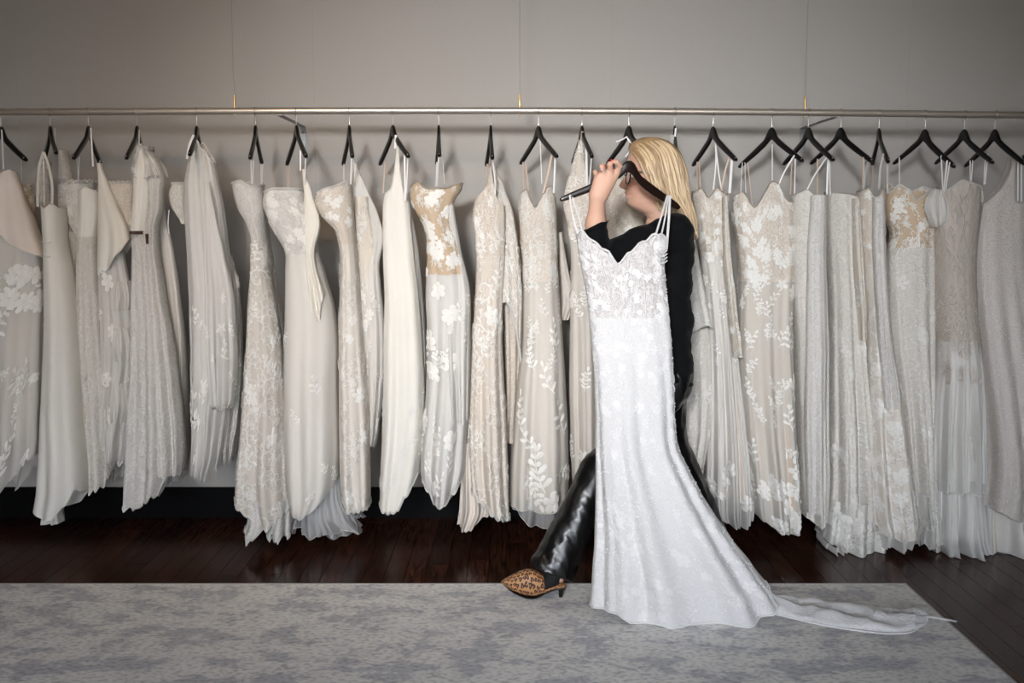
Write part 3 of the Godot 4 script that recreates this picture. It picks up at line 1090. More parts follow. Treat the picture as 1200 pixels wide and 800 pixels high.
	gown("white gown gathered in a long loose tulle train falling from the hanger tips", 230, [
		{"called": "skirt", "rows": [[164, 224, 238], [190, 214, 246], [215, 210, 251], [240, 210, 256], [270, 211, 260], [335, 215, 270], [400, 217, 274], [450, 218, 274], [480, 219, 268], [520, 220, 262], [574, 221, 250]], "mat": M.tulle, "lining": M.bloom_grey, "seed": 28, "n": 7, "a0": 0.25, "a1": 0.6, "d0": 0.05, "d1": 0.15, "zc": Z + 0.02, "rag": 16, "crumple": 0.008,
			"top": [[0, 172], [0.3, 164], [0.75, 175], [1, 190]], "hem": [[0, 570], [0.3, 572], [0.7, 574], [1, 566]], "app": [{"n": 12, "t0": 0.4, "t1": 0.95, "s0": 0.025, "s1": 0.045}], "neck": 0.004},
		{"called": "front_fall", "rows": [[212, 235, 240], [245, 233, 246], [300, 233, 258], [350, 235, 269], [420, 238, 273], [470, 243, 270], [484, 247, 266]], "mat": M.tulle, "seed": 143, "n": 5, "a0": 0.2, "a1": 0.4, "d0": 0.02, "d1": 0.1, "zc": Z + 0.11, "rag": 6, "hemline": 0.003, "app": [{"n": 10, "t0": 0.4, "t1": 0.97, "s0": 0.02, "s1": 0.035, "mat": M.thread_grey}]},
		{"called": "train", "rows": [[300, 250, 266], [335, 252, 275], [400, 254, 279], [450, 255, 280], [500, 254, 276], [535, 255, 270], [554, 256, 266]], "mat": M.bloom_grey, "seed": 29, "n": 6, "a0": 0.2, "a1": 0.6, "d0": 0.04, "d1": 0.1, "zc": Z - 0.04, "rag": 14, "crumple": 0.01, "app": [{"n": 6, "s0": 0.025, "s1": 0.04}]},
		{"called": "bust_cup", "rows": [[214, 196, 213], [226, 191, 213], [242, 194, 213], [262, 206, 214]], "mat": M.lace_ivory, "seed": 30, "d0": 0.05, "d1": 0.03, "n": 4, "neck": 0.005, "neck_mat": M.thread, "zc": Z - 0.06}],
		[[[[198, 246], [197, 262], [198, 274]], Z - 0.02, Z - 0.02, 0.0022], [[[227, 158], [222, 170], [219, 186]], Z + 0.08, Z + 0.06, 0.005]])

	gown("strapless lace gown with bold floral embroidery ending in a scalloped double hem", 299, [
		{"called": "skirt", "waist": 286, "tw": 0.28, "rows": [[213, 268, 303], [225, 269, 304], [243, 274, 305], [262, 285, 306], [280, 291, 308], [310, 290, 311], [360, 286, 319], [410, 284, 326], [460, 281, 330], [510, 277, 332], [560, 272, 334], [590, 271, 337], [618, 280, 340]], "mat": M.scroll_ivory, "bodice": M.lace_white, "seed": 33, "n": 5, "a1": 0.3, "d0": 0.075, "d1": 0.16, "zc": Z + 0.03,
			"top": [[0, 214], [0.4, 212], [0.75, 219], [1, 216]], "hem": [[0, 588], [0.3, 606], [0.6, 618], [1, 600]], "neck": 0.006, "neck_mat": M.thread, "hemline": 0.005, "scal_n": 11, "scal_a": 5, "app": [{"n": 34, "t0": 0.3, "t1": 0.96, "s0": 0.03, "s1": 0.05, "kinds": [4, 5, 6, 7, 8, 9, 0]}]},
		{"called": "underskirt", "rows": [[585, 284, 340], [612, 286, 340], [626, 280, 340], [641, 276, 340]], "mat": M.lace_white, "seed": 34, "n": 6, "a0": 0.2, "a1": 0.5, "d0": 0.14, "d1": 0.17, "zc": Z + 0.02, "nv": 20, "rag": 10, "hemline": 0.004, "hem": [[0, 634], [0.3, 641], [0.5, 628], [0.6, 638], [1, 640]], "scal_n": 8, "scal_a": 4},
		{"called": "back_panel", "rows": [[262, 300, 310], [330, 305, 320], [400, 312, 331], [440, 318, 330]], "mat": M.lace_ivory, "seed": 35, "n": 5, "d0": 0.04, "d1": 0.07, "zc": Z - 0.08}],
		[[[[294, 188], [295, 216]], Z + 0.17, Z + 0.08], [[[297, 188], [296, 216]], Z + 0.17, Z + 0.08], [[[306, 192], [306, 218]], Z - 0.15, Z], [[[308, 192], [307, 218]], Z - 0.15, Z]])

	gown("strapless gown with raised petal lace bodice and smooth pale tulle skirt spilling on floor", 347, [
		{"called": "skirt", "waist": 298, "tw": 0.3, "rows": [[222, 306, 353], [240, 304, 357], [256, 310, 364], [275, 320, 366], [296, 331, 369], [320, 331, 377], [360, 331, 388], [400, 330, 393], [450, 330, 393], [500, 331, 395], [550, 333, 395], [580, 336, 390], [606, 342, 372]], "mat": M.tulle, "bodice": M.lace_white, "lining": M.lining, "lining_end": 0.99, "gap": 0.01, "seed": 38, "n": 4, "a1": 0.22, "d0": 0.085, "d1": 0.19, "zc": Z + 0.04, "crumple": 0.002,
			"top": [[0, 225], [0.3, 221], [1, 221]], "hem": [[0, 596], [0.4, 605], [0.7, 596], [1, 570]], "neck": 0.006, "neck_mat": M.thread, "app": [{"n": 34, "t0": 0.01, "t1": 0.28, "s0": 0.014, "s1": 0.024, "kinds": [0, 1, 2, 3]}, {"n": 7, "t0": 0.5, "t1": 0.98, "s0": 0.02, "s1": 0.035, "mat": M.thread_grey}]},
		{"called": "satin_flap", "rows": [[197, 350, 354], [225, 352, 362], [262, 353, 372], [300, 354, 366], [360, 358, 382], [400, 366, 390]], "mat": M.satin, "hem": [[0, 330], [0.4, 380], [1, 345]], "seed": 39, "n": 4, "d0": 0.012, "d1": 0.08, "zc": Z + 0.09, "crumple": 0.006},
		{"called": "tulle_underskirt", "rows": [[560, 366, 398], [582, 352, 402], [605, 345, 414], [622, 338, 434], [629, 336, 438]], "mat": M.tulle_thin, "seed": 40, "n": 9, "a0": 0.3, "a1": 0.6, "d0": 0.1, "d1": 0.2, "zc": Z + 0.0, "nv": 26, "crumple": 0.02, "hem": [[0, 620], [0.3, 629], [0.6, 622], [0.9, 624], [1, 612]], "rag": 4, "hemline": 0.0015},
		{"called": "tulle_underskirt", "rows": [[540, 372, 394], [580, 362, 398], [610, 356, 410], [627, 350, 425]], "mat": M.tulle_thin, "seed": 41, "n": 6, "a0": 0.3, "a1": 0.7, "d0": 0.06, "d1": 0.14, "zc": Z + 0.02, "nv": 26, "crumple": 0.02}],
		[[[[336, 194], [337, 221]], Z - 0.17, Z - 0.02, 0.0026, M.ribbon_nude], [[[339, 194], [339, 221]], Z - 0.17, Z - 0.02, 0.0026, M.ribbon_nude], [[[352, 176], [352, 200]], Z + 0.1, Z + 0.1, 0.0035], [[[358, 186], [357, 226]], Z + 0.17, Z + 0.08]])

	gown("strapless blush lace gown with scooped bust and a sheer train edged in flowers", 409, [
		{"called": "skirt", "waist": 286, "tw": 0.28, "rows": [[214, 384, 409], [222, 369, 410], [240, 366, 411], [256, 376, 412], [270, 390, 413], [300, 396, 416], [350, 395, 420], [400, 394, 424], [450, 394, 428], [500, 394, 431], [560, 395, 432], [599, 400, 432]], "mat": M.bloom_blush, "bodice": M.lace_nude, "seed": 44, "n": 4, "a1": 0.3, "d0": 0.08, "d1": 0.14, "zc": Z + 0.04,
			"top": [[0, 226], [0.35, 220], [0.8, 213], [1, 213]], "hem": [[0, 588], [0.4, 599], [1, 596]], "neck": 0.005, "neck_mat": M.thread, "hemline": 0.005, "scal_n": 9, "scal_a": 4, "app": [{"n": 16, "t0": 0.0, "t1": 0.26, "s0": 0.015, "s1": 0.026}, {"n": 18, "t0": 0.32, "t1": 0.97, "s0": 0.022, "s1": 0.036}]},
		{"called": "train", "rows": [[190, 411, 415], [220, 412, 427], [250, 412, 440], [278, 413, 447], [310, 414, 442], [330, 416, 443], [380, 418, 448], [430, 420, 450], [470, 424, 446], [510, 428, 441], [532, 430, 437]], "mat": M.tulle, "seed": 45, "n": 5, "a1": 0.5, "d0": 0.012, "d1": 0.1, "zc": Z - 0.01, "rag": 10, "app": [{"n": 16, "t0": 0.3, "t1": 0.97, "s0": 0.022, "s1": 0.036, "mat": M.thread_grey}]},
		{"called": "train_lining", "rows": [[230, 413, 430], [290, 414, 440], [380, 418, 444], [470, 424, 444], [525, 428, 438]], "mat": M.bloom_ivory, "seed": 46, "n": 5, "a1": 0.5, "d0": 0.04, "d1": 0.07, "zc": Z - 0.02}],
		[[[[403, 192], [403, 216]], Z - 0.16, Z], [[[412, 186], [411, 216]], Z + 0.15, Z + 0.08, 0.004], [[[415, 186], [412, 216]], Z + 0.15, Z + 0.05]])

	gown("plain ivory gown with draped wrap bodice, deep V neck and soft lace hem", 460, [
		{"called": "skirt", "waist": 290, "tw": 0.32, "rows": [[170, 460, 468], [200, 455, 471], [225, 449, 475], [240, 446, 478], [300, 446, 484], [350, 448, 490], [400, 447, 494], [450, 447, 497], [500, 446, 497], [550, 444, 492], [599, 443, 482]], "mat": M.crepe, "app": [{"n": 22, "t0": 0.7, "t1": 0.98, "s0": 0.02, "s1": 0.034, "mat": M.thread_grey}], "seed": 50, "n": 4, "a0": 0.2, "a1": 0.22, "d0": 0.03, "d1": 0.16, "zc": Z + 0.03,
			"top": [[0, 226], [0.25, 222], [0.5, 170], [0.62, 172], [0.9, 232], [1, 236]], "hem": [[0, 592], [0.3, 599], [0.6, 597], [0.8, 578], [1, 555]], "back_drop": 30, "hemline": 0.005, "scal_n": 9, "scal_a": 3, "neck": 0.003},
		{"called": "overlay", "rows": [[225, 470, 478], [300, 478, 489], [370, 484, 496], [440, 488, 499], [500, 488, 498]], "mat": M.tulle, "seed": 51, "n": 5, "d0": 0.03, "d1": 0.1, "zc": Z - 0.03}],
		[[[[451, 190], [450, 208], [449, 226]], Z - 0.12, Z, 0.003, M.ribbon_nude], [[[464, 158], [463, 174]], Z + 0.06, Z + 0.05, 0.005], [[[474, 178], [475, 235]], Z + 0.12, Z + 0.08, 0.004], [[[478, 180], [476, 235]], Z + 0.14, Z + 0.06, 0.0026]])

	gown("strapless illusion gown, tan bodice scattered with bold white flowers over a grey lace skirt", 514, [
		{"called": "skirt", "waist": 322, "tw": 0.38, "rows": [[214, 481, 541], [222, 479, 540], [232, 479, 533], [248, 486, 528], [265, 496, 530], [290, 499, 538], [320, 498, 545], [350, 497, 551], [400, 499, 549], [450, 498, 549], [500, 494, 548], [550, 491, 545], [592, 498, 535]], "mat": M.tulle, "bodice": M.lace_tan, "lining": M.bloom_grey, "seed": 55, "n": 5, "a1": 0.35, "d0": 0.08, "d1": 0.16, "zc": Z + 0.04,
			"top": [[0, 218], [0.12, 214], [0.35, 221], [0.7, 221], [0.9, 216], [1, 214]], "hem": [[0, 566], [0.3, 588], [0.6, 592], [0.85, 580], [1, 565]], "neck": 0.004, "hemline": 0.004, "scal_n": 7, "scal_a": 5, "app": [{"n": 26, "t0": 0.01, "t1": 0.37, "s0": 0.02, "s1": 0.036, "kinds": [0, 1, 2, 3]}, {"n": 26, "t0": 0.42, "t1": 0.97, "s0": 0.03, "s1": 0.05}]},
		{"called": "overlay", "rows": [[240, 524, 531], [290, 520, 539], [340, 518, 550], [400, 515, 551], [460, 520, 550], [500, 524, 549]], "mat": M.tulle, "seed": 56, "n": 6, "d0": 0.03, "d1": 0.14, "zc": Z + 0.06, "a1": 0.4, "rag": 6, "app": [{"n": 8, "t0": 0.5, "t1": 0.97, "s0": 0.02, "s1": 0.04, "mat": M.thread_grey}]},
		{"called": "hem_fold", "rows": [[560, 510, 536], [580, 512, 533], [593, 513, 524]], "mat": M.bloom_grey, "seed": 57, "n": 4, "d0": 0.08, "d1": 0.06, "zc": Z + 0.05, "nv": 14}],
		[[[[512, 190], [511, 218]], Z - 0.15, Z, 0.003], [[[514, 184], [512, 218]], Z + 0.15, Z + 0.05, 0.003], [[[518, 178], [521, 216]], Z + 0.1, Z, 0.0012]])

	gown("blush lace gown with plunging neckline, scalloped lace panel and pleated nude lining below", 575, [
		{"called": "skirt", "waist": 300, "tw": 0.3, "rows": [[192, 571, 578], [215, 564, 585], [232, 556, 590], [250, 553, 592], [300, 557, 592], [350, 555, 590], [400, 552, 589], [450, 550, 591], [500, 548, 594], [560, 549, 596], [612, 556, 598]], "mat": M.scroll_nude, "bodice": M.lace_nude, "seed": 60, "n": 5, "a1": 0.35, "d0": 0.03, "d1": 0.15, "zc": Z + 0.05,
			"top": [[0, 232], [0.3, 218], [0.5, 192], [0.6, 194], [0.75, 230], [1, 240]], "hem": [[0, 578], [0.35, 594], [0.7, 606], [1, 612]], "back_drop": 20, "hemline": 0.006, "scal_n": 9, "scal_a": 5, "app": [{"n": 24, "t0": 0.1, "t1": 0.3, "s0": 0.014, "s1": 0.022, "kinds": [4, 5, 8]}, {"n": 22, "t0": 0.34, "t1": 0.97, "s0": 0.03, "s1": 0.05, "kinds": [4, 5, 6, 8, 9, 0]}]},
		{"called": "lace_panel", "rows": [[193, 576, 580], [215, 578, 590], [250, 580, 602], [300, 582, 609], [350, 584, 613], [375, 586, 613], [430, 594, 612]], "mat": M.scroll_ivory, "seed": 61, "n": 5, "a1": 0.4, "d0": 0.015, "d1": 0.1, "zc": Z + 0.0, "hem": [[0, 352], [0.4, 356], [0.6, 380], [1, 432]], "hemline": 0.005, "scal_n": 8, "scal_a": 5, "app": [{"n": 14, "t0": 0.3, "t1": 0.95, "s0": 0.03, "s1": 0.05, "kinds": [8, 9, 4]}]},
		{"called": "back_panel", "rows": [[270, 586, 606], [380, 590, 612], [450, 592, 610], [520, 592, 606]], "mat": M.lace_nude, "seed": 62, "n": 5, "d0": 0.06, "d1": 0.08, "zc": Z - 0.06},
		{"called": "front_edge", "rows": [[380, 552, 562], [450, 547, 558], [520, 542, 556], [546, 541, 553]], "mat": M.scroll_nude, "seed": 63, "n": 3, "d0": 0.05, "d1": 0.08, "zc": Z - 0.03, "hemline": 0.004},
		{"called": "lining", "rows": [[520, 541, 566], [560, 538, 572], [600, 536, 580], [624, 533, 566]], "mat": M.lining_blush, "seed": 64, "n": 9, "a0": 0.4, "a1": 0.65, "d0": 0.07, "d1": 0.12, "zc": Z + 0.01, "hem": [[0, 616], [0.4, 624], [0.6, 618], [0.8, 606], [1, 600]]}],
		[[[[571, 192], [570, 225]], Z - 0.16, Z, 0.003, M.ribbon_nude], [[[576, 182], [574, 196]], Z + 0.15, Z + 0.03, 0.004, M.ribbon_nude], [[[577, 186], [580, 214], [580, 238]], Z + 0.15, Z + 0.06, 0.003]])

	gown("nude lace gown on two thin straps, V neckline, leafy appliques on its blush skirt", 631, [
		{"called": "skirt", "waist": 330, "tw": 0.34, "rows": [[216, 612, 651], [230, 609, 652], [245, 608, 653], [270, 609, 654], [310, 612, 655], [350, 612, 657], [400, 611, 661], [450, 605, 664], [500, 600, 667], [550, 596, 668], [597, 594, 668]], "mat": M.tulle_nude, "bodice": M.scroll_nude, "lining": M.lining_blush, "seed": 66, "n": 5, "a1": 0.38, "d0": 0.07, "d1": 0.19, "zc": Z + 0.0,
			"top": [[0, 226], [0.14, 222], [0.42, 243], [0.72, 220], [0.86, 218], [1, 232]], "hem": [[0, 592], [0.6, 597], [1, 585]], "back_drop": 26, "neck": 0.003, "hemline": 0.002, "app": [{"n": 44, "t0": 0.02, "t1": 0.36, "s0": 0.018, "s1": 0.03, "kinds": [4, 5, 6, 7, 8], "mat": M.thread_grey}, {"n": 26, "t0": 0.3, "t1": 0.6, "s0": 0.018, "s1": 0.03, "kinds": [4, 5, 6, 7], "bias": 1.7, "mat": M.thread_grey}, {"spots": [[0.14, 0.5, 0.05, 4], [0.33, 0.56, 0.045, 5], [0.2, 0.62, 0.055, 6], [0.38, 0.72, 0.06, 5], [0.3, 0.8, 0.05, 4], [0.24, 0.88, 0.075, 7], [0.29, 0.94, 0.06, 5], [0.1, 0.75, 0.06, 6], [0.08, 0.92, 0.06, 5], [0.18, 0.97, 0.05, 0]]}]},
		{"called": "tulle_underskirt", "rows": [[540, 606, 658], [596, 598, 666], [618, 597, 664]], "mat": M.tulle_thin, "seed": 67, "n": 7, "a1": 0.4, "d0": 0.08, "d1": 0.17, "zc": Z - 0.01, "nv": 20, "hem": [[0, 596], [0.4, 612], [1, 618]], "hemline": 0.0015},
		{"called": "lining_fold", "rows": [[272, 655, 660], [320, 656, 668], [345, 657, 677], [358, 657, 678], [376, 656, 668]], "mat": M.lining_blush, "seed": 68, "n": 3, "d0": 0.03, "d1": 0.05, "zc": Z - 0.1, "crumple": 0.005}],
		[[[[613, 190], [614, 222]], Z - 0.12, Z + 0.05, 0.0035, M.ribbon_nude], [[[616, 191], [621, 236]], Z - 0.12, Z + 0.06, 0.003, M.ribbon_nude], [[[648, 176], [643, 200], [637, 226]], Z + 0.13, Z + 0.08, 0.0045, M.ribbon_nude], [[[651, 178], [649, 226]], Z + 0.14, Z + 0.08, 0.004], [[[633, 165], [635, 215]], Z, Z - 0.04, 0.002]])

	gown("nude beaded lace gown behind the raised forearm, drawn to one point on its hanger", 682, [
		{"called": "skirt", "waist": 280, "tw": 0.3, "rows": [[163, 679, 684], [200, 669, 690], [222, 663, 695], [240, 661, 697], [262, 666, 699], [300, 670, 701], [350, 669, 704], [400, 668, 706], [450, 667, 707], [500, 668, 707], [560, 670, 706], [590, 674, 702]], "mat": M.tulle_nude, "bodice": M.scroll_nude, "lining": M.lining_blush, "seed": 70, "n": 5, "a1": 0.4, "d0": 0.015, "d1": 0.14, "zc": Z + 0.02, "hem": [[0, 582], [1, 590]], "neck": 0.003, "app": [{"n": 16, "t0": 0.02, "t1": 0.3, "s0": 0.016, "s1": 0.026, "kinds": [4, 5, 8]}, {"n": 16, "t0": 0.35, "t1": 0.97, "s0": 0.03, "s1": 0.05}]}],
		[[[[683, 154], [681, 166]], Z + 0.03, Z + 0.02, 0.005, M.ribbon_nude], [[[687, 170], [688, 226]], Z + 0.1, Z + 0.02, 0.005], [[[693, 186], [690, 226]], Z + 0.18, Z + 0.06, 0.003]])

	gown("glittering nude lace gown glimpsed between the raised forearm and the chin", 737, [
		{"called": "skirt", "waist": 300, "tw": 0.3, "rows": [[210, 712, 758], [230, 711, 762], [270, 712, 766], [300, 715, 765], [360, 712, 768], [450, 706, 772], [560, 700, 778], [610, 700, 778]], "mat": M.sequin, "bodice": M.lace_nude, "seed": 73, "n": 5, "a1": 0.35, "d0": 0.08, "d1": 0.18, "zc": Z + 0.02, "top": [[0, 214], [0.3, 208], [0.6, 216], [1, 222]], "neck": 0.003, "app": [{"n": 30, "t0": 0.0, "t1": 0.3, "s0": 0.012, "s1": 0.022, "kinds": [4, 5, 8, 0]}]}],
		[[[[716, 190], [719, 214]], Z - 0.1, Z, 0.003], [[[735, 160], [728, 164], [722, 166]], Z + 0.02, Z + 0.03, 0.003], [[[734, 160], [740, 172], [733, 184]], Z + 0.02, Z + 0.03, 0.003], [[[757, 186], [755, 220]], Z + 0.16, Z + 0.04, 0.006]])

	gown("white gown with a cape-like lace panel falling behind the long blonde hair", 791, [
		{"called": "lace_cape", "rows": [[156, 788, 793], [180, 786, 798], [220, 785, 808], [260, 785, 815], [300, 785, 822], [350, 785, 831], [387, 785, 838]], "mat": M.lace_white, "seed": 76, "n": 4, "a1": 0.3, "d0": 0.01, "d1": 0.1, "zc": Z + 0.06, "hem": [[0, 384], [0.5, 390], [0.8, 382], [1, 386]], "hemline": 0.004, "scal_n": 5, "scal_a": 3},
		{"called": "skirt", "rows": [[330, 786, 826], [387, 787, 834], [430, 787, 837], [470, 787, 838], [500, 788, 836], [540, 788, 830], [566, 792, 824]], "mat": M.lace_ivory, "seed": 77, "n": 5, "a1": 0.4, "d0": 0.06, "d1": 0.12, "zc": Z + 0.02, "hemline": 0.005, "rag": 10, "scal_n": 6, "scal_a": 8, "app": [{"n": 14, "s0": 0.025, "s1": 0.045, "mat": M.thread}]}],
		[[[[792, 150], [791, 160]], Z + 0.05, Z + 0.06, 0.004]])

	gown("illusion gown with blush cups, small petals and a soft pleated tulle skirt", 836, [
		{"called": "skirt", "waist": 300, "tw": 0.3, "rows": [[220, 815, 857], [240, 815, 857], [270, 819, 856], [300, 824, 858], [350, 829, 862], [400, 832, 866], [450, 832, 872], [500, 831, 878], [550, 829, 884], [600, 830, 886], [617, 836, 884]], "mat": M.tulle, "bodice": M.lace_nude, "lining": M.lining_blush, "lining_end": 0.93, "seed": 80, "n": 9, "a1": 0.45, "d0": 0.08, "d1": 0.18, "zc": Z + 0.01,
			"top": [[0, 224], [0.18, 220], [0.35, 232], [0.6, 220], [0.8, 226], [1, 226]], "hem": [[0, 600], [0.4, 612], [0.7, 617], [1, 610]], "back_drop": 20, "neck": 0.003, "app": [{"n": 26, "t0": 0.01, "t1": 0.3, "s0": 0.014, "s1": 0.024}, {"n": 30, "t0": 0.22, "t1": 0.62, "s0": 0.014, "s1": 0.026, "bias": 1.6, "mat": M.thread_grey}, {"n": 14, "t0": 0.8, "t1": 0.98, "s0": 0.03, "s1": 0.048, "kinds": [0, 1, 2, 3]}]},
		{"called": "lace_edge", "rows": [[230, 851, 857], [300, 852, 861], [370, 858, 868], [420, 862, 874]], "mat": M.bloom_ivory, "seed": 81, "n": 4, "d0": 0.03, "d1": 0.06, "zc": Z + 0.11, "app": [{"n": 7, "s0": 0.016, "s1": 0.024}]}],
		[[[[817, 190], [817, 222]], Z - 0.1, Z + 0.04, 0.003, M.ribbon_nude], [[[819, 190], [821, 222]], Z - 0.1, Z + 0.04, 0.003, M.ribbon_nude], [[[838, 162], [839, 190], [836, 222]], Z, Z + 0.03, 0.003], [[[838, 162], [842, 200], [846, 224]], Z, Z + 0.02, 0.003], [[[856, 180], [850, 200], [845, 224]], Z + 0.12, Z + 0.08, 0.004, M.ribbon_nude], [[[858, 186], [855, 226]], Z + 0.14, Z + 0.1, 0.006]])

	gown("nude gown covered in bold white leaf appliques with twin pointed cups on thin straps", 905, [
		{"called": "skirt", "waist": 330, "tw": 0.34, "rows": [[212, 866, 934], [230, 864, 936], [250, 863, 937], [280, 867, 937], [320, 870, 936], [380, 868, 934], [430, 868, 935], [500, 872, 937], [560, 880, 940], [600, 885, 942], [624, 890, 941]], "mat": M.tulle_nude, "bodice": M.lace_nude, "lining": M.lining_nude, "lining_end": 0.94, "seed": 84, "n": 7, "a1": 0.4, "d0": 0.085, "d1": 0.18, "zc": Z + 0.05,
			"top": [[0, 228], [0.08, 224], [0.28, 243], [0.56, 212], [0.66, 214], [0.82, 236], [1, 237]], "hem": [[0, 605], [0.4, 620], [0.7, 624], [1, 618]], "back_drop": 20, "neck": 0.003, "app": [{"n": 84, "t0": 0.01, "t1": 0.42, "s0": 0.019, "s1": 0.032, "kinds": [4, 5, 6, 7, 0, 2]}, {"n": 20, "t0": 0.42, "t1": 0.75, "s0": 0.024, "s1": 0.038, "kinds": [4, 5, 6, 7]}, {"n": 20, "t0": 0.78, "t1": 0.99, "s0": 0.028, "s1": 0.045, "kinds": [0, 1, 2, 3, 4]}, {"spots": [[0.12, 0.5, 0.04, 4], [0.13, 0.6, 0.045, 5], [0.14, 0.7, 0.04, 6], [0.15, 0.8, 0.05, 5], [0.14, 0.88, 0.05, 1], [0.2, 0.93, 0.05, 2]]}]}],
		[[[[870, 190], [868, 226]], Z - 0.12, Z + 0.04, 0.0022], [[[873, 190], [874, 226]], Z - 0.12, Z + 0.08, 0.0022], [[[876, 190], [882, 242]], Z - 0.12, Z - 0.04, 0.002, M.ribbon_nude], [[[905, 169], [905, 214]], Z, Z + 0.12, 0.0026], [[[931, 182], [920, 200], [912, 218]], Z + 0.13, Z + 0.12, 0.0032], [[[928, 185], [926, 236]], Z + 0.1, Z, 0.0032, M.ribbon_nude], [[[932, 186], [931, 234]], Z + 0.13, Z + 0.08, 0.0026]])

	gown("pale ivory gown with one slanted thin strap and a smooth unadorned skirt", 948, [
		{"called": "skirt", "waist": 310, "tw": 0.3, "rows": [[222, 932, 974], [250, 932, 974], [300, 933, 973], [350, 934, 974], [400, 937, 975], [450, 938, 974], [500, 940, 973], [560, 941, 973], [614, 944, 970]], "mat": M.lace_ivory, "seed": 87, "n": 5, "a1": 0.35, "d0": 0.08, "d1": 0.17, "zc": Z + 0.07,
			"top": [[0, 228], [0.33, 221], [0.6, 233], [0.85, 229], [1, 226]], "hem": [[0, 606], [0.5, 614], [1, 610]], "back_drop": 18, "neck": 0.003},
		{"called": "front_panel", "rows": [[228, 956, 974], [300, 952, 973], [400, 950, 975], [500, 948, 974], [604, 950, 972]], "mat": M.lace_white, "seed": 88, "n": 4, "a1": 0.4, "d0": 0.03, "d1": 0.09, "zc": Z + 0.15}],
		[[[[969, 184], [956, 203], [946, 222]], Z + 0.12, Z + 0.15, 0.003], [[[958, 186], [958, 230]], Z + 0.04, Z, 0.003, M.ribbon_nude], [[[971, 180], [969, 228]], Z + 0.13, Z + 0.12, 0.0045], [[[972, 182], [973, 228]], Z + 0.13, Z + 0.08, 0.0026]])

	gown("straight strapless ivory lace gown with a frayed thread hem reaching the floor", 986, [
		{"called": "skirt", "waist": 320, "tw": 0.3, "rows": [[226, 974, 1012], [250, 974, 1012], [300, 976, 1014], [350, 978, 1017], [400, 978, 1019], [450, 977, 1022], [500, 976, 1027], [550, 974, 1032], [604, 972, 1036]], "mat": M.lace_ivory, "seed": 91, "n": 6, "a1": 0.4, "d0": 0.085, "d1": 0.18, "zc": Z + 0.01, "top": [[0, 225], [0.5, 227], [1, 231]], "hem": [[0, 596], [0.6, 604], [1, 618]], "neck": 0.003, "app": [{"n": 26, "t0": 0.45, "t1": 0.98, "s0": 0.024, "s1": 0.04, "mat": M.thread_grey}]},
		{"called": "lace_edge", "rows": [[232, 1006, 1014], [300, 1007, 1018], [400, 1012, 1021]], "mat": M.bloom_ivory, "seed": 92, "n": 4, "d0": 0.03, "d1": 0.06, "zc": Z + 0.1},
		{"called": "underskirt", "rows": [[585, 972, 1036], [620, 966, 1038], [650, 961, 1041]], "mat": M.bloom_grey, "seed": 93, "n": 6, "a0": 0.3, "a1": 0.5, "d0": 0.16, "d1": 0.18, "zc": Z + 0.0, "nv": 24, "hem": [[0, 634], [0.3, 645], [0.7, 650], [1, 648]], "rag": 3, "hemline": 0.003, "app": [{"n": 18, "t0": 0.1, "t1": 0.95, "s0": 0.03, "s1": 0.045}]},
		{"called": "loose_thread", "rows": [[636, 970, 985], [642, 968, 992], [646, 970, 990]], "mat": M.thread_grey, "seed": 94, "n": 8, "a0": 0.3, "a1": 0.5, "d0": 0.16, "d1": 0.17, "zc": Z + 0.01, "nv": 8}],
		[[[[1012, 184], [1011, 228]], Z + 0.12, Z + 0.05, 0.003, M.ribbon_nude]])

	gown("blush lace gown with embroidered bodice and petal trimmed double straps", 1031, [
		{"called": "skirt", "waist": 310, "tw": 0.28, "rows": [[222, 1011, 1043], [240, 1011, 1043], [270, 1012, 1043], [300, 1014, 1044], [340, 1018, 1045], [400, 1020, 1050], [450, 1020, 1057], [500, 1020, 1064], [550, 1020, 1071], [600, 1022, 1078], [630, 1028, 1079]], "mat": M.bloom_blush, "bodice": M.lace_nude, "seed": 97, "n": 5, "a1": 0.32, "d0": 0.08, "d1": 0.18, "zc": Z + 0.06,
			"top": [[0, 224], [0.2, 220], [0.5, 232], [0.75, 221], [1, 229]], "hem": [[0, 622], [0.5, 630], [1, 620]], "back_drop": 12, "neck": 0.003, "hemline": 0.003, "app": [{"n": 18, "t0": 0.02, "t1": 0.24, "s0": 0.012, "s1": 0.02}, {"n": 36, "t0": 0.5, "t1": 0.98, "s0": 0.022, "s1": 0.036}]},
		{"called": "front_panel", "rows": [[230, 1030, 1043], [300, 1030, 1045], [400, 1034, 1050], [480, 1040, 1060]], "mat": M.lace_white, "seed": 98, "n": 4, "d0": 0.03, "d1": 0.08, "zc": Z + 0.14},
		{"called": "underskirt", "rows": [[610, 1024, 1076], [630, 1028, 1074], [641, 1030, 1070]], "mat": M.tulle, "seed": 99, "n": 7, "a0": 0.3, "a1": 0.5, "d0": 0.15, "d1": 0.17, "zc": Z + 0.05, "nv": 14}],
		[[[[1015, 188], [1012, 224]], Z + 0.0, Z + 0.08, 0.0045, M.thread], [[[1019, 190], [1018, 222]], Z - 0.1, Z + 0.08, 0.003, M.thread], [[[1023, 194], [1022, 230]], Z - 0.18, Z - 0.02, 0.003, M.ribbon_nude], [[[1036, 180], [1032, 196], [1030, 222]], Z + 0.15, Z + 0.12, 0.005, M.thread], [[[1040, 184], [1040, 226]], Z + 0.18, Z + 0.1, 0.005, M.thread]])

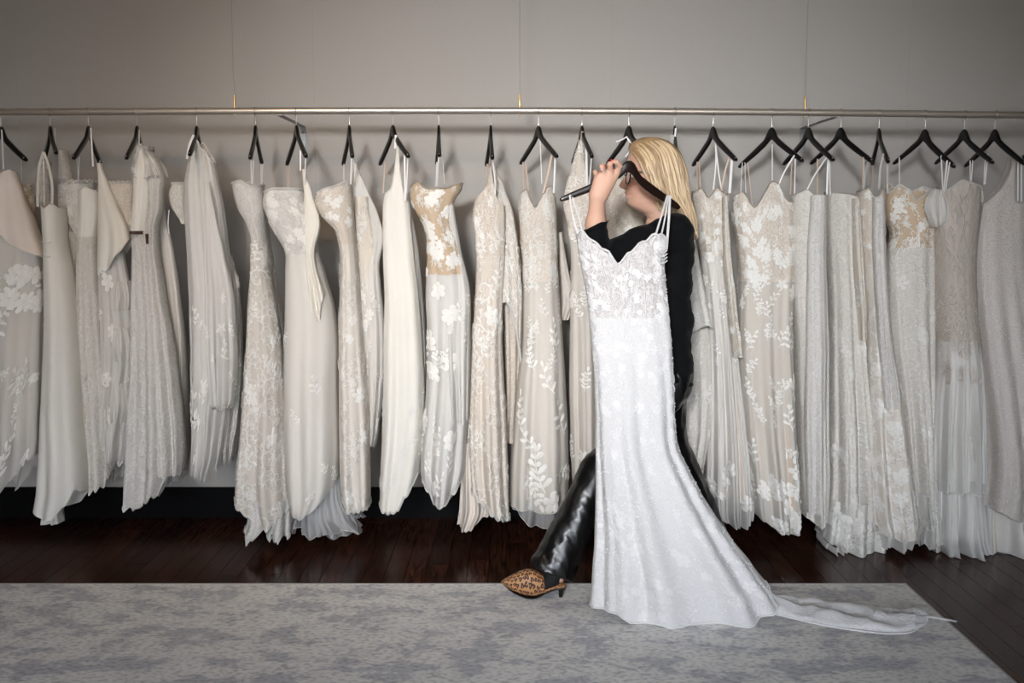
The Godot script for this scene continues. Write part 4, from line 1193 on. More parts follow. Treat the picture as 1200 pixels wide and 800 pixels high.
	gown("strapless corset gown with curling lace cups and a puffed tulle sleeve at one side", 1085, [
		{"called": "skirt", "waist": 290, "tw": 0.3, "rows": [[216, 1045, 1106], [240, 1044, 1106], [260, 1047, 1105], [275, 1051, 1103], [300, 1047, 1103], [350, 1046, 1103], [400, 1047, 1102], [450, 1053, 1101], [500, 1058, 1101], [550, 1063, 1100], [580, 1067, 1099]], "mat": M.lace_ivory, "bodice": M.lace_tan, "seed": 102, "n": 5, "a1": 0.35, "d0": 0.085, "d1": 0.17, "zc": Z + 0.0,
			"top": [[0, 226], [0.15, 216], [0.32, 222], [0.45, 235], [0.65, 227], [0.85, 221], [1, 225]], "hem": [[0, 572], [0.5, 578], [1, 580]], "back_drop": -4, "neck": 0.004, "neck_mat": M.thread, "app": [{"n": 18, "t0": 0.03, "t1": 0.28, "s0": 0.016, "s1": 0.028, "kinds": [8, 9, 0, 1]}, {"n": 26, "t0": 0.34, "t1": 0.97, "s0": 0.022, "s1": 0.04, "mat": M.thread_grey}]},
		{"called": "puff_sleeve", "rows": [[222, 1100, 1110], [232, 1094, 1117], [246, 1093, 1119], [258, 1097, 1116], [266, 1102, 1110]], "mat": M.tulle, "seed": 103, "n": 9, "a0": 0.3, "a1": 0.4, "d0": 0.05, "d1": 0.06, "sq": 1.0, "zc": Z + 0.12, "nv": 24, "crumple": 0.02},
		{"called": "underskirt", "rows": [[560, 1064, 1102], [590, 1066, 1104], [612, 1068, 1105], [640, 1066, 1108]], "mat": M.bloom_grey, "seed": 104, "n": 9, "a0": 0.4, "a1": 0.6, "d0": 0.15, "d1": 0.17, "zc": Z + 0.0, "nv": 24, "crumple": 0.02, "hemline": 0.004, "rag": 6},
		{"called": "corset_bone", "rows": [[262, 1083, 1085], [290, 1084, 1086]], "mat": M.ribbon, "seed": 105, "d0": 0.01, "d1": 0.01, "zc": Z + 0.088, "nv": 6, "nu": 12}],
		[[[[1054, 184], [1054, 219]], Z - 0.12, Z + 0.02, 0.003], [[[1103, 182], [1105, 224]], Z + 0.1, Z + 0.06, 0.003], [[[1110, 188], [1106, 224]], Z + 0.14, Z + 0.1, 0.0035], [[[1113, 190], [1108, 224]], Z + 0.15, Z + 0.08, 0.003]])

	gown("sleeveless high neck gown of radiating beadwork over a tiered pale tulle skirt", 1131, [
		{"called": "skirt", "waist": 400, "tw": 0.5, "rows": [[211, 1112, 1156], [225, 1107, 1157], [250, 1104, 1155], [280, 1103, 1152], [320, 1103, 1150], [370, 1103, 1150], [400, 1104, 1152], [430, 1103, 1155], [480, 1098, 1159], [530, 1096, 1160], [574, 1095, 1160]], "mat": M.tulle, "bodice": M.beads, "lining": M.lining_grey, "seed": 108, "n": 11, "a0": 0.03, "a1": 0.4, "fy0": 390, "fy1": 520, "d0": 0.075, "d1": 0.19, "zc": Z + 0.05,
			"top": [[0, 226], [0.35, 211], [0.5, 213], [0.85, 217], [1, 222]], "back_drop": 8, "neck": 0.004, "neck_mat": M.thread_grey, "hemline": 0.0015, "app": [{"n": 40, "t0": 0.36, "t1": 0.62, "s0": 0.02, "s1": 0.04, "kinds": [4, 5, 6, 7], "mat": M.beads}]},
		{"called": "tulle_tier", "rows": [[540, 1103, 1150], [590, 1097, 1156], [630, 1093, 1160], [656, 1094, 1166]], "mat": M.tulle, "lining": M.lining_grey, "lining_end": 0.8, "seed": 109, "n": 8, "a0": 0.3, "a1": 0.5, "d0": 0.15, "d1": 0.2, "zc": Z + 0.03, "nv": 30, "rag": 5, "crumple": 0.012},
		{"called": "side_frill", "rows": [[218, 1150, 1160], [232, 1150, 1162], [245, 1150, 1157]], "mat": M.tulle, "seed": 110, "n": 6, "a0": 0.3, "a1": 0.5, "d0": 0.03, "d1": 0.04, "zc": Z - 0.03, "nv": 12}],
		[[[[1137, 188], [1137, 214]], Z + 0.02, Z + 0.04, 0.0026], [[[1140, 188], [1138, 214]], Z + 0.02, Z + 0.06, 0.0026], [[[1158, 180], [1154, 216]], Z + 0.12, Z + 0.08, 0.003], [[[1155, 182], [1153, 216]], Z + 0.12, Z + 0.06, 0.003]])

	gown("sequined one shoulder gown at the right edge, wide strap looped over its hanger", 1167, [
		{"called": "skirt", "waist": 300, "tw": 0.32, "rows": [[182, 1190, 1200], [200, 1181, 1206], [220, 1169, 1210], [240, 1161, 1212], [280, 1155, 1214], [320, 1152, 1216], [400, 1152, 1222], [450, 1155, 1226], [500, 1158, 1230], [560, 1158, 1236], [602, 1152, 1240]], "mat": M.sequin, "seed": 113, "n": 5, "a1": 0.32, "d0": 0.02, "d1": 0.18, "zc": Z + 0.06,
			"top": [[0, 238], [0.25, 222], [0.5, 183], [0.6, 184], [0.72, 236], [1, 238]], "hem": [[0, 592], [0.4, 606], [1, 600]], "neck": 0.004, "hemline": 0.003},
		{"called": "underskirt", "rows": [[575, 1150, 1238], [612, 1149, 1240], [648, 1150, 1246]], "mat": M.tulle, "lining": M.lining_blush, "seed": 114, "n": 7, "a0": 0.3, "a1": 0.5, "d0": 0.17, "d1": 0.2, "zc": Z + 0.02, "nv": 22, "hemline": 0.003, "hem_mat": M.sequin_white}],
		[[[[1193, 184], [1193, 237]], Z + 0.1, Z + 0.06, 0.003], [[[1197, 184], [1197, 237]], Z + 0.1, Z + 0.06, 0.003]])


func build_hangers() -> void:
	var L := [
		[0, 148, -31, 192, 31, 188, 1], [58, 147, 51, 190, 66, 180, 1], [103, 147, 86, 186, 118, 193, -1], [160, 147, 148, 186, 172, 190, -1],
		[230, 147, 222, 182, 239, 186, -1], [299, 146, 293, 186, 307, 192, -1], [347, 146, 336, 193, 359, 184, 1], [409, 146, 402, 193, 413, 184, 1],
		[460, 146, 445, 193, 479, 184, 1], [514, 146, 512, 192, 515, 183, 1], [575, 146, 570, 194, 577, 186, 1], [631, 147, 610, 192, 653, 184, 1],
		[682, 147, 671, 192, 694, 184, 1], [737, 147, 711, 193, 762, 186, 1], [791, 147, 788, 192, 793, 184, 1], [836, 148, 812, 194, 863, 188, 1],
		[905, 149, 866, 196, 941, 189, 1], [948, 149, 918, 193, 977, 188, 1], [986, 149, 950, 192, 1023, 190, 1], [1031, 150, 1022, 193, 1041, 190, 1],
		[1085, 151, 1047, 192, 1119, 196, 1], [1131, 151, 1096, 192, 1164, 191, 1], [1167, 151, 1131, 195, 1202, 193, 1], [1228, 152, 1194, 184, 1262, 192, 1]]
	var who := ["at the far left edge carrying the blush satin gown", "carrying the plain gown with the keyhole neckline", "carrying the strapless gown with the rose ruffled train", "carrying the belted lace gown with feathered shoulders", "carrying the white gown with the long loose tulle train", "carrying the strapless lace gown with the scalloped double hem", "under the left wall bracket, carrying the gown with petal lace bodice", "seen nearly edge on, carrying the strapless blush lace gown", "carrying the ivory wrap gown with the deep V neck", "turned fully edge on above the tan bodice with white flowers", "turned edge on above the plunging blush lace gown", "carrying the nude V neck gown on two straps", "above the raised forearm, carrying the nude beaded gown", "just left of the blonde hair, beaded loop on its arm", "turned edge on, half hidden behind the blonde hair", "first facing forward right of the woman, carrying the blush cupped gown", "carrying the gown covered in bold white leaf appliques", "in front of the right wall bracket, carrying the one slanted strap", "carrying the straight necked ivory gown with frayed hem", "turned nearly edge on between two wide hangers, petal trimmed straps", "carrying the corset gown with the puffed sleeve", "carrying the high neck beaded gown", "carrying the sequined one shoulder gown", "cut off by the right edge of the view, only its tip showing"]
	for k in L.size():
		var q: Array = L[k]
		rail_hanger(q[0], q[1], q[2], q[3], q[4], q[5], q[6], "black wooden hanger " + who[k])


# ---------------------------------------------------------------- the gown she carries
const GZ := -3.42


func build_held_gown() -> void:
	var h := thing("coat_hanger", "broad dark brown wooden hanger held up before the face, gown straps on both arms", "hanger")
	var neck := P(738, 188, GZ - 0.055)
	var le := P(656, 238, GZ - 0.04)
	var re := P(796, 247, GZ - 0.15)
	hanger_body(neck, Vector3(le.x, le.y + 0.012, le.z), Vector3(re.x, re.y + 0.012, re.z), M.walnut, h, 0.98)
	var rt := PackedVector3Array([neck - Vector3(0, 0.012, 0), neck + Vector3(0, 0.02, -0.004)])
	for k in 13:
		var a := deg_to_rad(-90.0 + k * 19.0)
		rt.append(neck + Vector3(0, 0.04, 0.0) + Vector3(0.004, sin(a), -cos(a) - 0.2) * 0.02)
	put("hook", tube_mesh(rt, [0.0015], 7), M.steel, h)
	var o := thing("wedding_gown", "white corset gown with thin straps carried in front of her, its train on the rug", "wedding dress")
	var main := {"called": "skirt", "waist": 372, "tw": 0.25, "zc": GZ, "low": 0.0135, "dm": 0.03, "nu": 160, "nb": 44, "nv": 120,
		"rows": [[268, 675, 784], [285, 677, 783], [310, 681, 781], [340, 687, 783], [372, 691, 786], [400, 694, 789], [450, 697, 792], [500, 698, 794], [525, 698, 798], [545, 698, 808], [575, 698, 824], [605, 698, 843], [640, 697, 868], [670, 695, 892], [695, 693, 912], [730, 690, 934]],
		"mat": M.gown_skirt, "bodice": M.gown_bodice, "seed": 131, "a0": 0.08, "a1": 0.36, "fy0": 400, "fy1": 700, "d0": 0.05, "d1": 0.15, "sq": 0.7, "crumple": 0.004,
		"folds": [[9, 1.1, 0.5, 0.45], [15, 2.4, 0.7, 0.25], [5, 0.4, 0.4, 0.3]],
		"top": [[0, 270], [0.05, 272], [0.17, 285], [0.33, 297], [0.4, 309], [0.46, 309], [0.56, 296], [0.72, 284], [0.86, 275], [0.97, 278], [1, 290]],
		"hem": [[0, 712], [0.12, 712], [0.2, 724], [0.33, 719], [0.42, 728], [0.6, 727], [0.75, 722], [0.9, 714], [1, 706]], "back_drop": 22, "back_rise": 20, "neck": 0.004, "frill": 0.006, "neck_mat": M.thread_white, "hemline": 0.004, "hem_mat": M.thread_white,
		"app": [{"n": 80, "t0": 0.01, "t1": 0.24, "s0": 0.008, "s1": 0.015, "mat": M.thread_white, "kinds": [0, 1, 2, 3, 4, 5]}, {"n": 90, "t0": 0.18, "t1": 0.42, "s0": 0.009, "s1": 0.017, "mat": M.thread_white, "kinds": [4, 5, 6, 7, 0, 1]}, {"n": 56, "t0": 0.3, "t1": 0.72, "s0": 0.012, "s1": 0.022, "mat": M.thread_white, "kinds": [4, 5, 6, 7, 0, 1]}, {"n": 60, "t0": 0.72, "t1": 0.985, "s0": 0.015, "s1": 0.03, "mat": M.thread_white}]}
	var c := piece(o, main)
	# corset seams and a centre panel on the bodice
	for u in [0.17, 0.225, 0.285, 0.34]:
		var path := PackedVector3Array()
		for k in 16:
			var t := lerpf(0.015, 0.25, k / 15.0)
			path.append(c.pt(u + (0.25 - u) * 0.25 * k / 15.0, t) + Vector3(0, 0, 0.001))
		put("corset_seam", tube_mesh(path, [0.0016], 6), M.thread_white, o)
	# beads that glint among the lace
	var r := RandomNumberGenerator.new()
	r.seed = 9
	var st := SurfaceTool.new()
	st.begin(Mesh.PRIMITIVE_TRIANGLES)
	var bead := SphereMesh.new()
	bead.radius = 0.0022
	bead.height = 0.0044
	bead.radial_segments = 6
	bead.rings = 3
	for k in 900:
		var u := r.randf_range(0.02, 0.48)
		var t := r.randf_range(0.02, 0.98)
		st.append_from(bead, 0, Transform3D(Basis(), c.pt(u, t) + c.normal(u, t) * 0.001))
	put("bead_trim", st.commit(), M.crystal, o).set_meta("kind", "stuff")
	# straps, doubled and tasselled, from the hanger arms
	strap(o, [[668, 231], [671, 252], [677, 274]], GZ - 0.03, GZ + 0.03, 0.0035, M.thread_white)
	strap(o, [[671, 231], [678, 254], [685, 280]], GZ - 0.03, GZ + 0.045, 0.003, M.thread_white)
	strap(o, [[670, 230], [669, 226], [668, 231]], GZ - 0.055, GZ - 0.03, 0.004, M.thread_white)
	strap(o, [[782, 229], [776, 250], [767, 280]], GZ - 0.09, GZ + 0.045, 0.0035, M.thread_white)
	strap(o, [[783, 229], [780, 252], [773, 284]], GZ - 0.09, GZ + 0.03, 0.003, M.thread_white)
	strap(o, [[785, 229], [784, 254], [781, 292]], GZ - 0.09, GZ + 0.01, 0.0045, M.thread_white)
	for k in 4: strap(o, [[770, 292 + 4 * k], [776, 297 + 4 * k], [782, 293 + 4 * k]], GZ + 0.05, GZ + 0.02, 0.0022, M.thread_white, "side_loop")
	# the train: a flattened heap of tulle and lace on the rug
	var rows := [[868, 700, 712], [892, 694, 715], [915, 697, 722], [945, 698, 728], [980, 700, 735], [1015, 702, 739], [1026, 709, 740], [1050, 709, 742], [1072, 710, 739], [1083, 716, 733], [1088, 722, 727]]
	var pts := PackedVector3Array()
	var uvs := PackedVector2Array()
	var nz := FastNoiseLite.new()
	nz.frequency = 0.02
	nz.seed = 5
	var NU := 40
	var NR := 100
	for j in NR + 1:
		var x := lerpf(868, 1088, float(j) / NR)
		var i := 0
		while i < rows.size() - 2 and x > rows[i + 1][0]: i += 1
		var f: float = clampf((x - rows[i][0]) / float(rows[i + 1][0] - rows[i][0]), 0, 1)
		f = f * f * (3 - 2 * f)
		var yt := lerpf(rows[i][1], rows[i + 1][1], f)
		var yb := lerpf(rows[i][2], rows[i + 1][2], f)
		var hgt := lerpf(0.10, 0.035, clampf((x - 868) / 60.0, 0, 1)) * clampf((1092 - x) / 20.0, 0.25, 1)
		var a := FL(x, yb, 0.012)
		var b := FL(x, yt, 0.012 + hgt * 0.8)
		for k in NU + 1:
			var w := TAU * k / NU
			var fr := 0.5 - 0.5 * cos(w)
			var q := a.lerp(b, fr)
			q.x = lerpf(a.x, b.x, fr)
			q.y = 0.0125 + (hgt * pow(maxf(sin(w), 0.0), 0.7) if w < PI else 0.0)
			if w < PI: q.y += (nz.get_noise_2d(x * 1.1, fr * 160.0) * 1.6 + 0.6 * sin(fr * 15.0 + x * 0.05)) * 0.011 * sin(w)
			pts.append(q)
			uvs.append(Vector2(x * 0.003, fr * 0.3))
	var tr := put("train", grid_arrays(pts, uvs, NU + 1, NR + 1, true), M.gown_skirt, o)
	var tail := []
	for q in [[1080, 722, 0.03], [1092, 722.5, 0.022], [1106, 725, 0.018], [1121, 728, 0.012]]: tail.append(FL(q[0], q[1], q[2]))
	put("wrist_loop", tube_mesh(spline(tail, 14), [0.009, 0.008, 0.007, 0.005], 8, 0.5, Vector3.UP), M.thread_white, o)
	put("train_edge", tube_mesh(spline([FL(1083, 716, 0.02), FL(1072, 738, 0.014), FL(1045, 742, 0.014), FL(1010, 739, 0.014), FL(960, 731, 0.014), FL(900, 717, 0.014)], 40), [0.004], 6), M.thread_white, tr)


# ---------------------------------------------------------------- the woman
class Sdf:
	# distances to tapered bones joined by a smooth minimum, then meshed as surface nets
	var lo: Vector3
	var n: Vector3i
	var cell: float
	var f := PackedFloat32Array()

	func start(a: Vector3, b: Vector3, c: float) -> void:
		lo = a
		cell = c
		n = Vector3i(((b - a) / c).ceil()) + Vector3i.ONE
		f.resize(n.x * n.y * n.z)
		f.fill(1.0)

	func bone(a: Vector3, b: Vector3, ra: float, rb: float, k := 0.02) -> void:
		var m := maxf(ra, rb) + k + cell * 2.0
		var i0 := Vector3i(((a.min(b) - Vector3.ONE * m - lo) / cell).floor()).clamp(Vector3i.ZERO, n - Vector3i.ONE)
		var i1 := Vector3i(((a.max(b) + Vector3.ONE * m - lo) / cell).ceil()).clamp(Vector3i.ZERO, n - Vector3i.ONE)
		var ba := b - a
		var bb := maxf(ba.length_squared(), 1e-9)
		for z in range(i0.z, i1.z + 1):
			for y in range(i0.y, i1.y + 1):
				var at := (z * n.y + y) * n.x
				for x in range(i0.x, i1.x + 1):
					var pa := lo + Vector3(x, y, z) * cell - a
					var h := clampf(pa.dot(ba) / bb, 0.0, 1.0)
					var d := (pa - ba * h).length() - lerpf(ra, rb, h)
					var g := f[at + x]
					var q := maxf(k - absf(g - d), 0.0)
					f[at + x] = minf(g, d) - q * q / k * 0.25

	func cut(p: Vector3, nrm: Vector3) -> void:
		# takes away what lies on the side the normal points to
		for z in n.z:
			for y in n.y:
				var at := (z * n.y + y) * n.x
				for x in n.x:
					f[at + x] = maxf(f[at + x], (lo + Vector3(x, y, z) * cell - p).dot(nrm))

	func crease(p: Vector3, kind: int, nz: FastNoiseLite) -> float:
		if kind == 1:    # soft creases that run across the sleeve and along the back
			return nz.get_noise_3d(p.x * 1.2, p.y * 2.4, p.z * 1.0) * 0.009 + sin(p.y * 45.0 + nz.get_noise_3d(p.x, p.y * 0.5, p.z) * 6.0) * 0.0012
		return nz.get_noise_3d(p.x * 1.3 + p.y * 0.6, p.y * 0.45, p.z * 1.3) * 0.010 + nz.get_noise_3d(p.x * 4.0 + 9.0, p.y * 2.0, p.z * 4.0) * 0.004

	func mesh_into(st: SurfaceTool, color: Color, kind := 0, nz: FastNoiseLite = null) -> void:
		var vid := PackedInt32Array()
		vid.resize(f.size())
		vid.fill(-1)
		var vs := PackedVector3Array()
		var sx := 1
		var sy := n.x
		var sz := n.x * n.y
		var offs := [0, sx, sy, sx + sy, sz, sx + sz, sy + sz, sx + sy + sz]
		var edges := [[0, 1], [2, 3], [4, 5], [6, 7], [0, 2], [1, 3], [4, 6], [5, 7], [0, 4], [1, 5], [2, 6], [3, 7]]
		for z in n.z - 1:
			for y in n.y - 1:
				for x in n.x - 1:
					var i := x + y * sy + z * sz
					if f[i] > cell * 2.0 or f[i] < -cell * 2.0: continue
					var inside := 0
					for o in offs: if f[i + o] < 0.0: inside += 1
					if inside == 0 or inside == 8: continue
					var s := Vector3.ZERO
					var c := 0
					for e in edges:
						var fa := f[i + offs[e[0]]]
						var fb := f[i + offs[e[1]]]
						if (fa < 0.0) != (fb < 0.0):
							var t := fa / (fa - fb)
							var pa := Vector3(e[0] & 1, (e[0] >> 1) & 1, e[0] >> 2)
							var pb := Vector3(e[1] & 1, (e[1] >> 1) & 1, e[1] >> 2)
							s += pa.lerp(pb, t)
							c += 1
					vid[i] = vs.size()
					vs.append(lo + (Vector3(x, y, z) + s / c) * cell)
		var tris := PackedInt32Array()
		for z in range(1, n.z - 1):
			for y in range(1, n.y - 1):
				for x in range(1, n.x - 1):
					var i := x + y * sy + z * sz
					if vid[i] < 0: continue
					var neg := f[i] < 0.0
					for ax in 3:
						var st_a: int = [sx, sy, sz][ax]
						if (f[i + st_a] < 0.0) == neg: continue
						var b: int = [sy, sz, sx][ax]
						var c: int = [sz, sx, sy][ax]
						var q := [vid[i], vid[i - b], vid[i - b - c], vid[i - c]]
						if q.min() < 0: continue
						if neg: q.reverse()
						for t in [0, 1, 2, 0, 2, 3]: tris.append(q[t])
		var nor := PackedVector3Array()
		nor.resize(vs.size())
		for k in range(0, tris.size(), 3):
			var g := (vs[tris[k + 1]] - vs[tris[k]]).cross(vs[tris[k + 2]] - vs[tris[k]])
			for q in 3: nor[tris[k + q]] -= g
		if kind > 0:
			for k in vs.size(): vs[k] += nor[k].normalized() * crease(vs[k], kind, nz)
			nor.fill(Vector3.ZERO)
			for k in range(0, tris.size(), 3):
				var g := (vs[tris[k + 1]] - vs[tris[k]]).cross(vs[tris[k + 2]] - vs[tris[k]])
				for q in 3: nor[tris[k + q]] -= g
		var cols := PackedColorArray()
		var uvs := PackedVector2Array()
		for k in vs.size():
			nor[k] = nor[k].normalized()
			cols.append(color)
			uvs.append(Vector2(vs[k].x, vs[k].y))
		var arr := []
		arr.resize(Mesh.ARRAY_MAX)
		arr[Mesh.ARRAY_VERTEX] = vs
		arr[Mesh.ARRAY_NORMAL] = nor
		arr[Mesh.ARRAY_TEX_UV] = uvs
		arr[Mesh.ARRAY_COLOR] = cols
		arr[Mesh.ARRAY_INDEX] = tris
		var am := ArrayMesh.new()
		am.add_surface_from_arrays(Mesh.PRIMITIVE_TRIANGLES, arr)
		st.append_from(am, 0, Transform3D())


func grid_into(st: SurfaceTool, m: ArrayMesh) -> void:
	st.append_from(m, 0, Transform3D())


const PZ := -3.76      # the middle of her body
const SKIN := Color(0.56, 0.335, 0.245)      # linear


func build_person() -> void:
	var o := thing("person", "blonde woman in black with glasses walking left, hanger raised in one hand before her face", "person")
	build_body(o)
	build_hair(o)
	build_clothes(o)
	build_glasses(o)
	build_shoe(o, 0.0, 0.0, M.leopard)


func face_front(y: float) -> float:
	return poly([[160, 756], [168, 745], [174, 740], [180, 737], [186, 735.2], [192, 734.6], [198, 735.2], [205, 737.5], [212, 737.2], [222, 736.5], [230, 737], [236, 737.6], [241, 740], [245, 745], [248, 751], [251, 756], [256, 759], [264, 762], [276, 764]], y)


func face_profile(y: float) -> float:
	return poly([[160, 756], [168, 745], [174, 740], [180, 737], [186, 735.2], [192, 734.2], [197, 733.2], [201, 733.6], [205, 733.2], [210, 730.4], [214, 727.4], [217, 725.6], [218.6, 725.6], [220, 727.2], [221.6, 731.6], [223.5, 732.8], [225.5, 732.0], [227, 732.3], [228.2, 734.0], [229.6, 732.8], [231.5, 733.2], [233.5, 735.6], [236, 735.4], [239, 736.2], [242, 739.4], [245, 745], [248, 751], [251, 756], [256, 759], [264, 762], [276, 764]], y)


func head_back(y: float) -> float:
	return poly([[160, 770], [166, 781], [174, 791], [184, 797], [196, 799], [208, 798], [220, 795], [232, 790], [244, 787], [256, 788], [264, 791], [276, 796]], y)


func head_width(y: float) -> float:
	return poly([[160, 0.02], [166, 0.042], [174, 0.058], [184, 0.069], [196, 0.075], [208, 0.076], [218, 0.073], [228, 0.068], [236, 0.062], [242, 0.056], [248, 0.053], [256, 0.052], [264, 0.055], [276, 0.06]], y)


func build_body(o: Node3D) -> void:
	var st := SurfaceTool.new()
	st.begin(Mesh.PRIMITIVE_TRIANGLES)
	# head, face and neck as one lofted surface
	var pts := PackedVector3Array()
	var uvs := PackedVector2Array()
	var cols := PackedColorArray()
	var NU := 96
	var ys := []
	for k in 140: ys.append(164.5 + k * (276.0 - 164.5) / 139.0)
	for y in ys:
		var xf := face_front(y)
		var xp := face_profile(y)
		var xb := head_back(y)
		var hw := head_width(y)
		var mid := (xf + xb) * 0.5
		var hx := (xb - xf) * 0.5
		var nar := 0.0125 if y > 202.0 and y < 222.5 else 0.02 if y < 202 or y < 235 else 0.026
		if y > 208 and y < 221: nar = lerpf(0.009, 0.0155, (y - 208) / 13.0)
		for i in NU + 1:
			# more points near the front, where the face is
			var q := float(i) / NU * 2.0 - 1.0
			var w := PI * (0.55 * q + 0.45 * q * q * q)
			var cw := cos(w)
			var z := hw * signf(sin(w)) * pow(absf(sin(w)), 0.82)
			var x := mid - hx * cw
			if cw > 0.0: x -= (xf - xp) * exp(-pow(z / nar, 2.0))
			if cw > 0.0:
				# eye sockets, cheeks and the corner of the mouth
				var ez := absf(z) - 0.032
				x += 2.2 * exp(-pow(ez / 0.014, 2.0) - pow((y - 204.5) / 5.0, 2.0))
				x -= 1.2 * exp(-pow((absf(z) - 0.036) / 0.018, 2.0) - pow((y - 217.0) / 7.0, 2.0))
				x += 0.9 * exp(-pow((absf(z) - 0.024) / 0.007, 2.0) - pow((y - 228.3) / 2.0, 2.0))
				x -= 0.9 * exp(-pow((absf(z) - 0.03) / 0.015, 2.0) - pow((y - 197.5) / 2.5, 2.0))
			pts.append(P(x, y, PZ) + Vector3(0, 0, z))
			uvs.append(Vector2(q, y * 0.01))
			var c := SKIN
			var lip := exp(-pow(z / 0.019, 4.0)) * exp(-pow((y - 228.2) / 3.0, 4.0))
			if cw > 0.3: c = c.lerp(Color(0.46, 0.18, 0.15), lip * 0.6)
			var cheek := exp(-pow((absf(z) - 0.045) / 0.02, 2.0) - pow((y - 219.0) / 8.0, 2.0))
			c = c.lerp(Color(0.58, 0.24, 0.18), cheek * 0.35)
			var brow := exp(-pow((absf(z) - 0.034) / 0.016, 4.0)) * exp(-pow((y - 196.8 - absf(absf(z) - 0.034) * 60.0) / 1.5, 2.0))
			if cw > 0.2: c = c.lerp(Color(0.22, 0.13, 0.075), brow * 0.7)
			cols.append(c)
	grid_into(st, grid_arrays(pts, uvs, NU + 1, ys.size(), true, cols))
	# trunk and limbs inside the clothes, in a coarse grid
	var b := Sdf.new()
	var shl := P(784, 272, PZ) + Vector3(0, 0, 0.13)
	var shr := P(784, 272, PZ) + Vector3(0, 0, -0.13)
	var elb := P(703, 303, PZ + 0.24)
	var wri := P(699, 229, PZ + 0.318)
	b.start(Vector3(-0.1, 0.0, PZ - 0.4), Vector3(1.0, 1.5, PZ + 0.4), 0.016)
	b.bone(P(772, 262, PZ), P(780, 300, PZ), 0.05, 0.085, 0.04)
	b.bone(shl, shr, 0.045, 0.045, 0.04)
	b.bone(P(780, 300, PZ) + Vector3(0, 0, 0.05), P(780, 370, PZ) + Vector3(0, 0, 0.05), 0.08, 0.07, 0.04)
	b.bone(P(780, 300, PZ) - Vector3(0, 0, 0.05), P(780, 370, PZ) - Vector3(0, 0, 0.05), 0.08, 0.07, 0.04)
	b.bone(P(778, 370, PZ), P(779, 440, PZ), 0.07, 0.07, 0.03)
	b.bone(shl, elb, 0.04, 0.034, 0.03)
	b.bone(elb, wri, 0.036, 0.026, 0.03)
	b.bone(shr, P(788, 360, PZ - 0.2), 0.04, 0.036, 0.03)
	b.bone(P(788, 360, PZ - 0.2), P(762, 430, PZ - 0.17), 0.036, 0.026, 0.03)
	b.bone(P(762, 430, PZ - 0.17), P(752, 448, PZ - 0.16), 0.03, 0.025, 0.03)
	b.bone(P(779, 446, PZ) + Vector3(0, 0, 0.07), P(700, 548, PZ + 0.1), 0.066, 0.05, 0.03)
	b.bone(P(700, 548, PZ + 0.1), P(652, 672, PZ + 0.165), 0.05, 0.033, 0.03)
	b.bone(P(779, 446, PZ) - Vector3(0, 0, 0.07), P(782, 515, PZ - 0.09), 0.066, 0.045, 0.03)
	b.bone(P(782, 515, PZ - 0.09), P(838, 640, PZ - 0.09), 0.05, 0.033, 0.03)
	b.bone(P(652, 674, PZ + 0.165), P(620, 690, PZ + 0.165), 0.033, 0.022, 0.02)
	b.bone(P(838, 640, PZ - 0.09), P(830, 668, PZ - 0.09), 0.033, 0.022, 0.02)
	b.mesh_into(st, SKIN)
	# forearm and hand in a fine grid
	var g := Sdf.new()
	var hz := PZ + 0.327
	g.start(P(676, 300, hz) + Vector3(0, 0, -0.09), P(738, 178, hz) + Vector3(0, 0, 0.09), 0.0031)
	g.bone(P(697, 296, hz - 0.06), P(698, 262, hz - 0.028), 0.031, 0.032, 0.01)
	g.bone(P(698, 262, hz - 0.028), P(700, 231, hz), 0.0325, 0.025, 0.02)
	var wr := P(701, 230, hz)
	var kn := [P(723, 202, hz + 0.006), P(715.5, 200.5, hz + 0.016), P(707.5, 202.5, hz + 0.018), P(700.5, 207, hz + 0.014)]
	for i in 4:
		var base: Vector3 = wr + Vector3([0.016, 0.006, -0.004, -0.012][i], 0.004, 0.0)
		g.bone(base, kn[i], 0.0195, 0.0118, 0.012)
	g.bone(P(706, 222, hz + 0.002), P(714, 210, hz + 0.004), 0.0215, 0.019, 0.012)
	# index, middle, ring and little finger: knuckle, first joint, second joint, tip
	var fin := [
		[kn[0], P(726.5, 194.5, hz + 0.024), P(722.5, 189.8, hz + 0.036), P(718.5, 189.2, hz + 0.040), 0.0094],
		[kn[1], P(714.5, 192.5, hz + 0.034), P(717, 192, hz - 0.016), P(719, 200, hz - 0.066), 0.0096],
		[kn[2], P(705.5, 195, hz + 0.034), P(709, 195.5, hz - 0.016), P(711, 206, hz - 0.066), 0.0092],
		[kn[3], P(697.5, 202, hz + 0.026), P(701, 203, hz - 0.014), P(703, 212, hz - 0.064), 0.0082]]
	for q in fin:
		var r0: float = q[4]
		g.bone(q[0], q[1], r0 * 1.12, r0, 0.004)
		g.bone(q[1], q[2], r0, r0 * 0.92, 0.003)
		g.bone(q[2], q[3], r0 * 0.92, r0 * 0.78, 0.003)
	# the thumb leaves the side of the palm and closes from behind the hanger
	g.bone(P(706, 226, hz - 0.01), P(711, 222, hz - 0.05), 0.0145, 0.0125, 0.01)
	g.bone(P(711, 222, hz - 0.05), P(716, 215, hz - 0.072), 0.0118, 0.0106, 0.004)
	g.bone(P(716, 215, hz - 0.072), P(719, 208, hz - 0.072), 0.0102, 0.008, 0.004)
	g.mesh_into(st, SKIN * 1.12)
	var sk := StandardMaterial3D.new()
	sk.vertex_color_use_as_albedo = true
	sk.roughness = 0.5
	sk.metallic_specular = 0.4
	sk.subsurf_scatter_enabled = true
	sk.subsurf_scatter_strength = 0.12
	put("body", st.commit(), sk, o)
	# nails, ring and eyes
	var red := solid(Color(0.72, 0.07, 0.12), 0.2)
	var tip: Vector3 = fin[0][3]
	var nail := SphereMesh.new()
	nail.radius = 0.0055
	nail.height = 0.011
	nail.radial_segments = 12
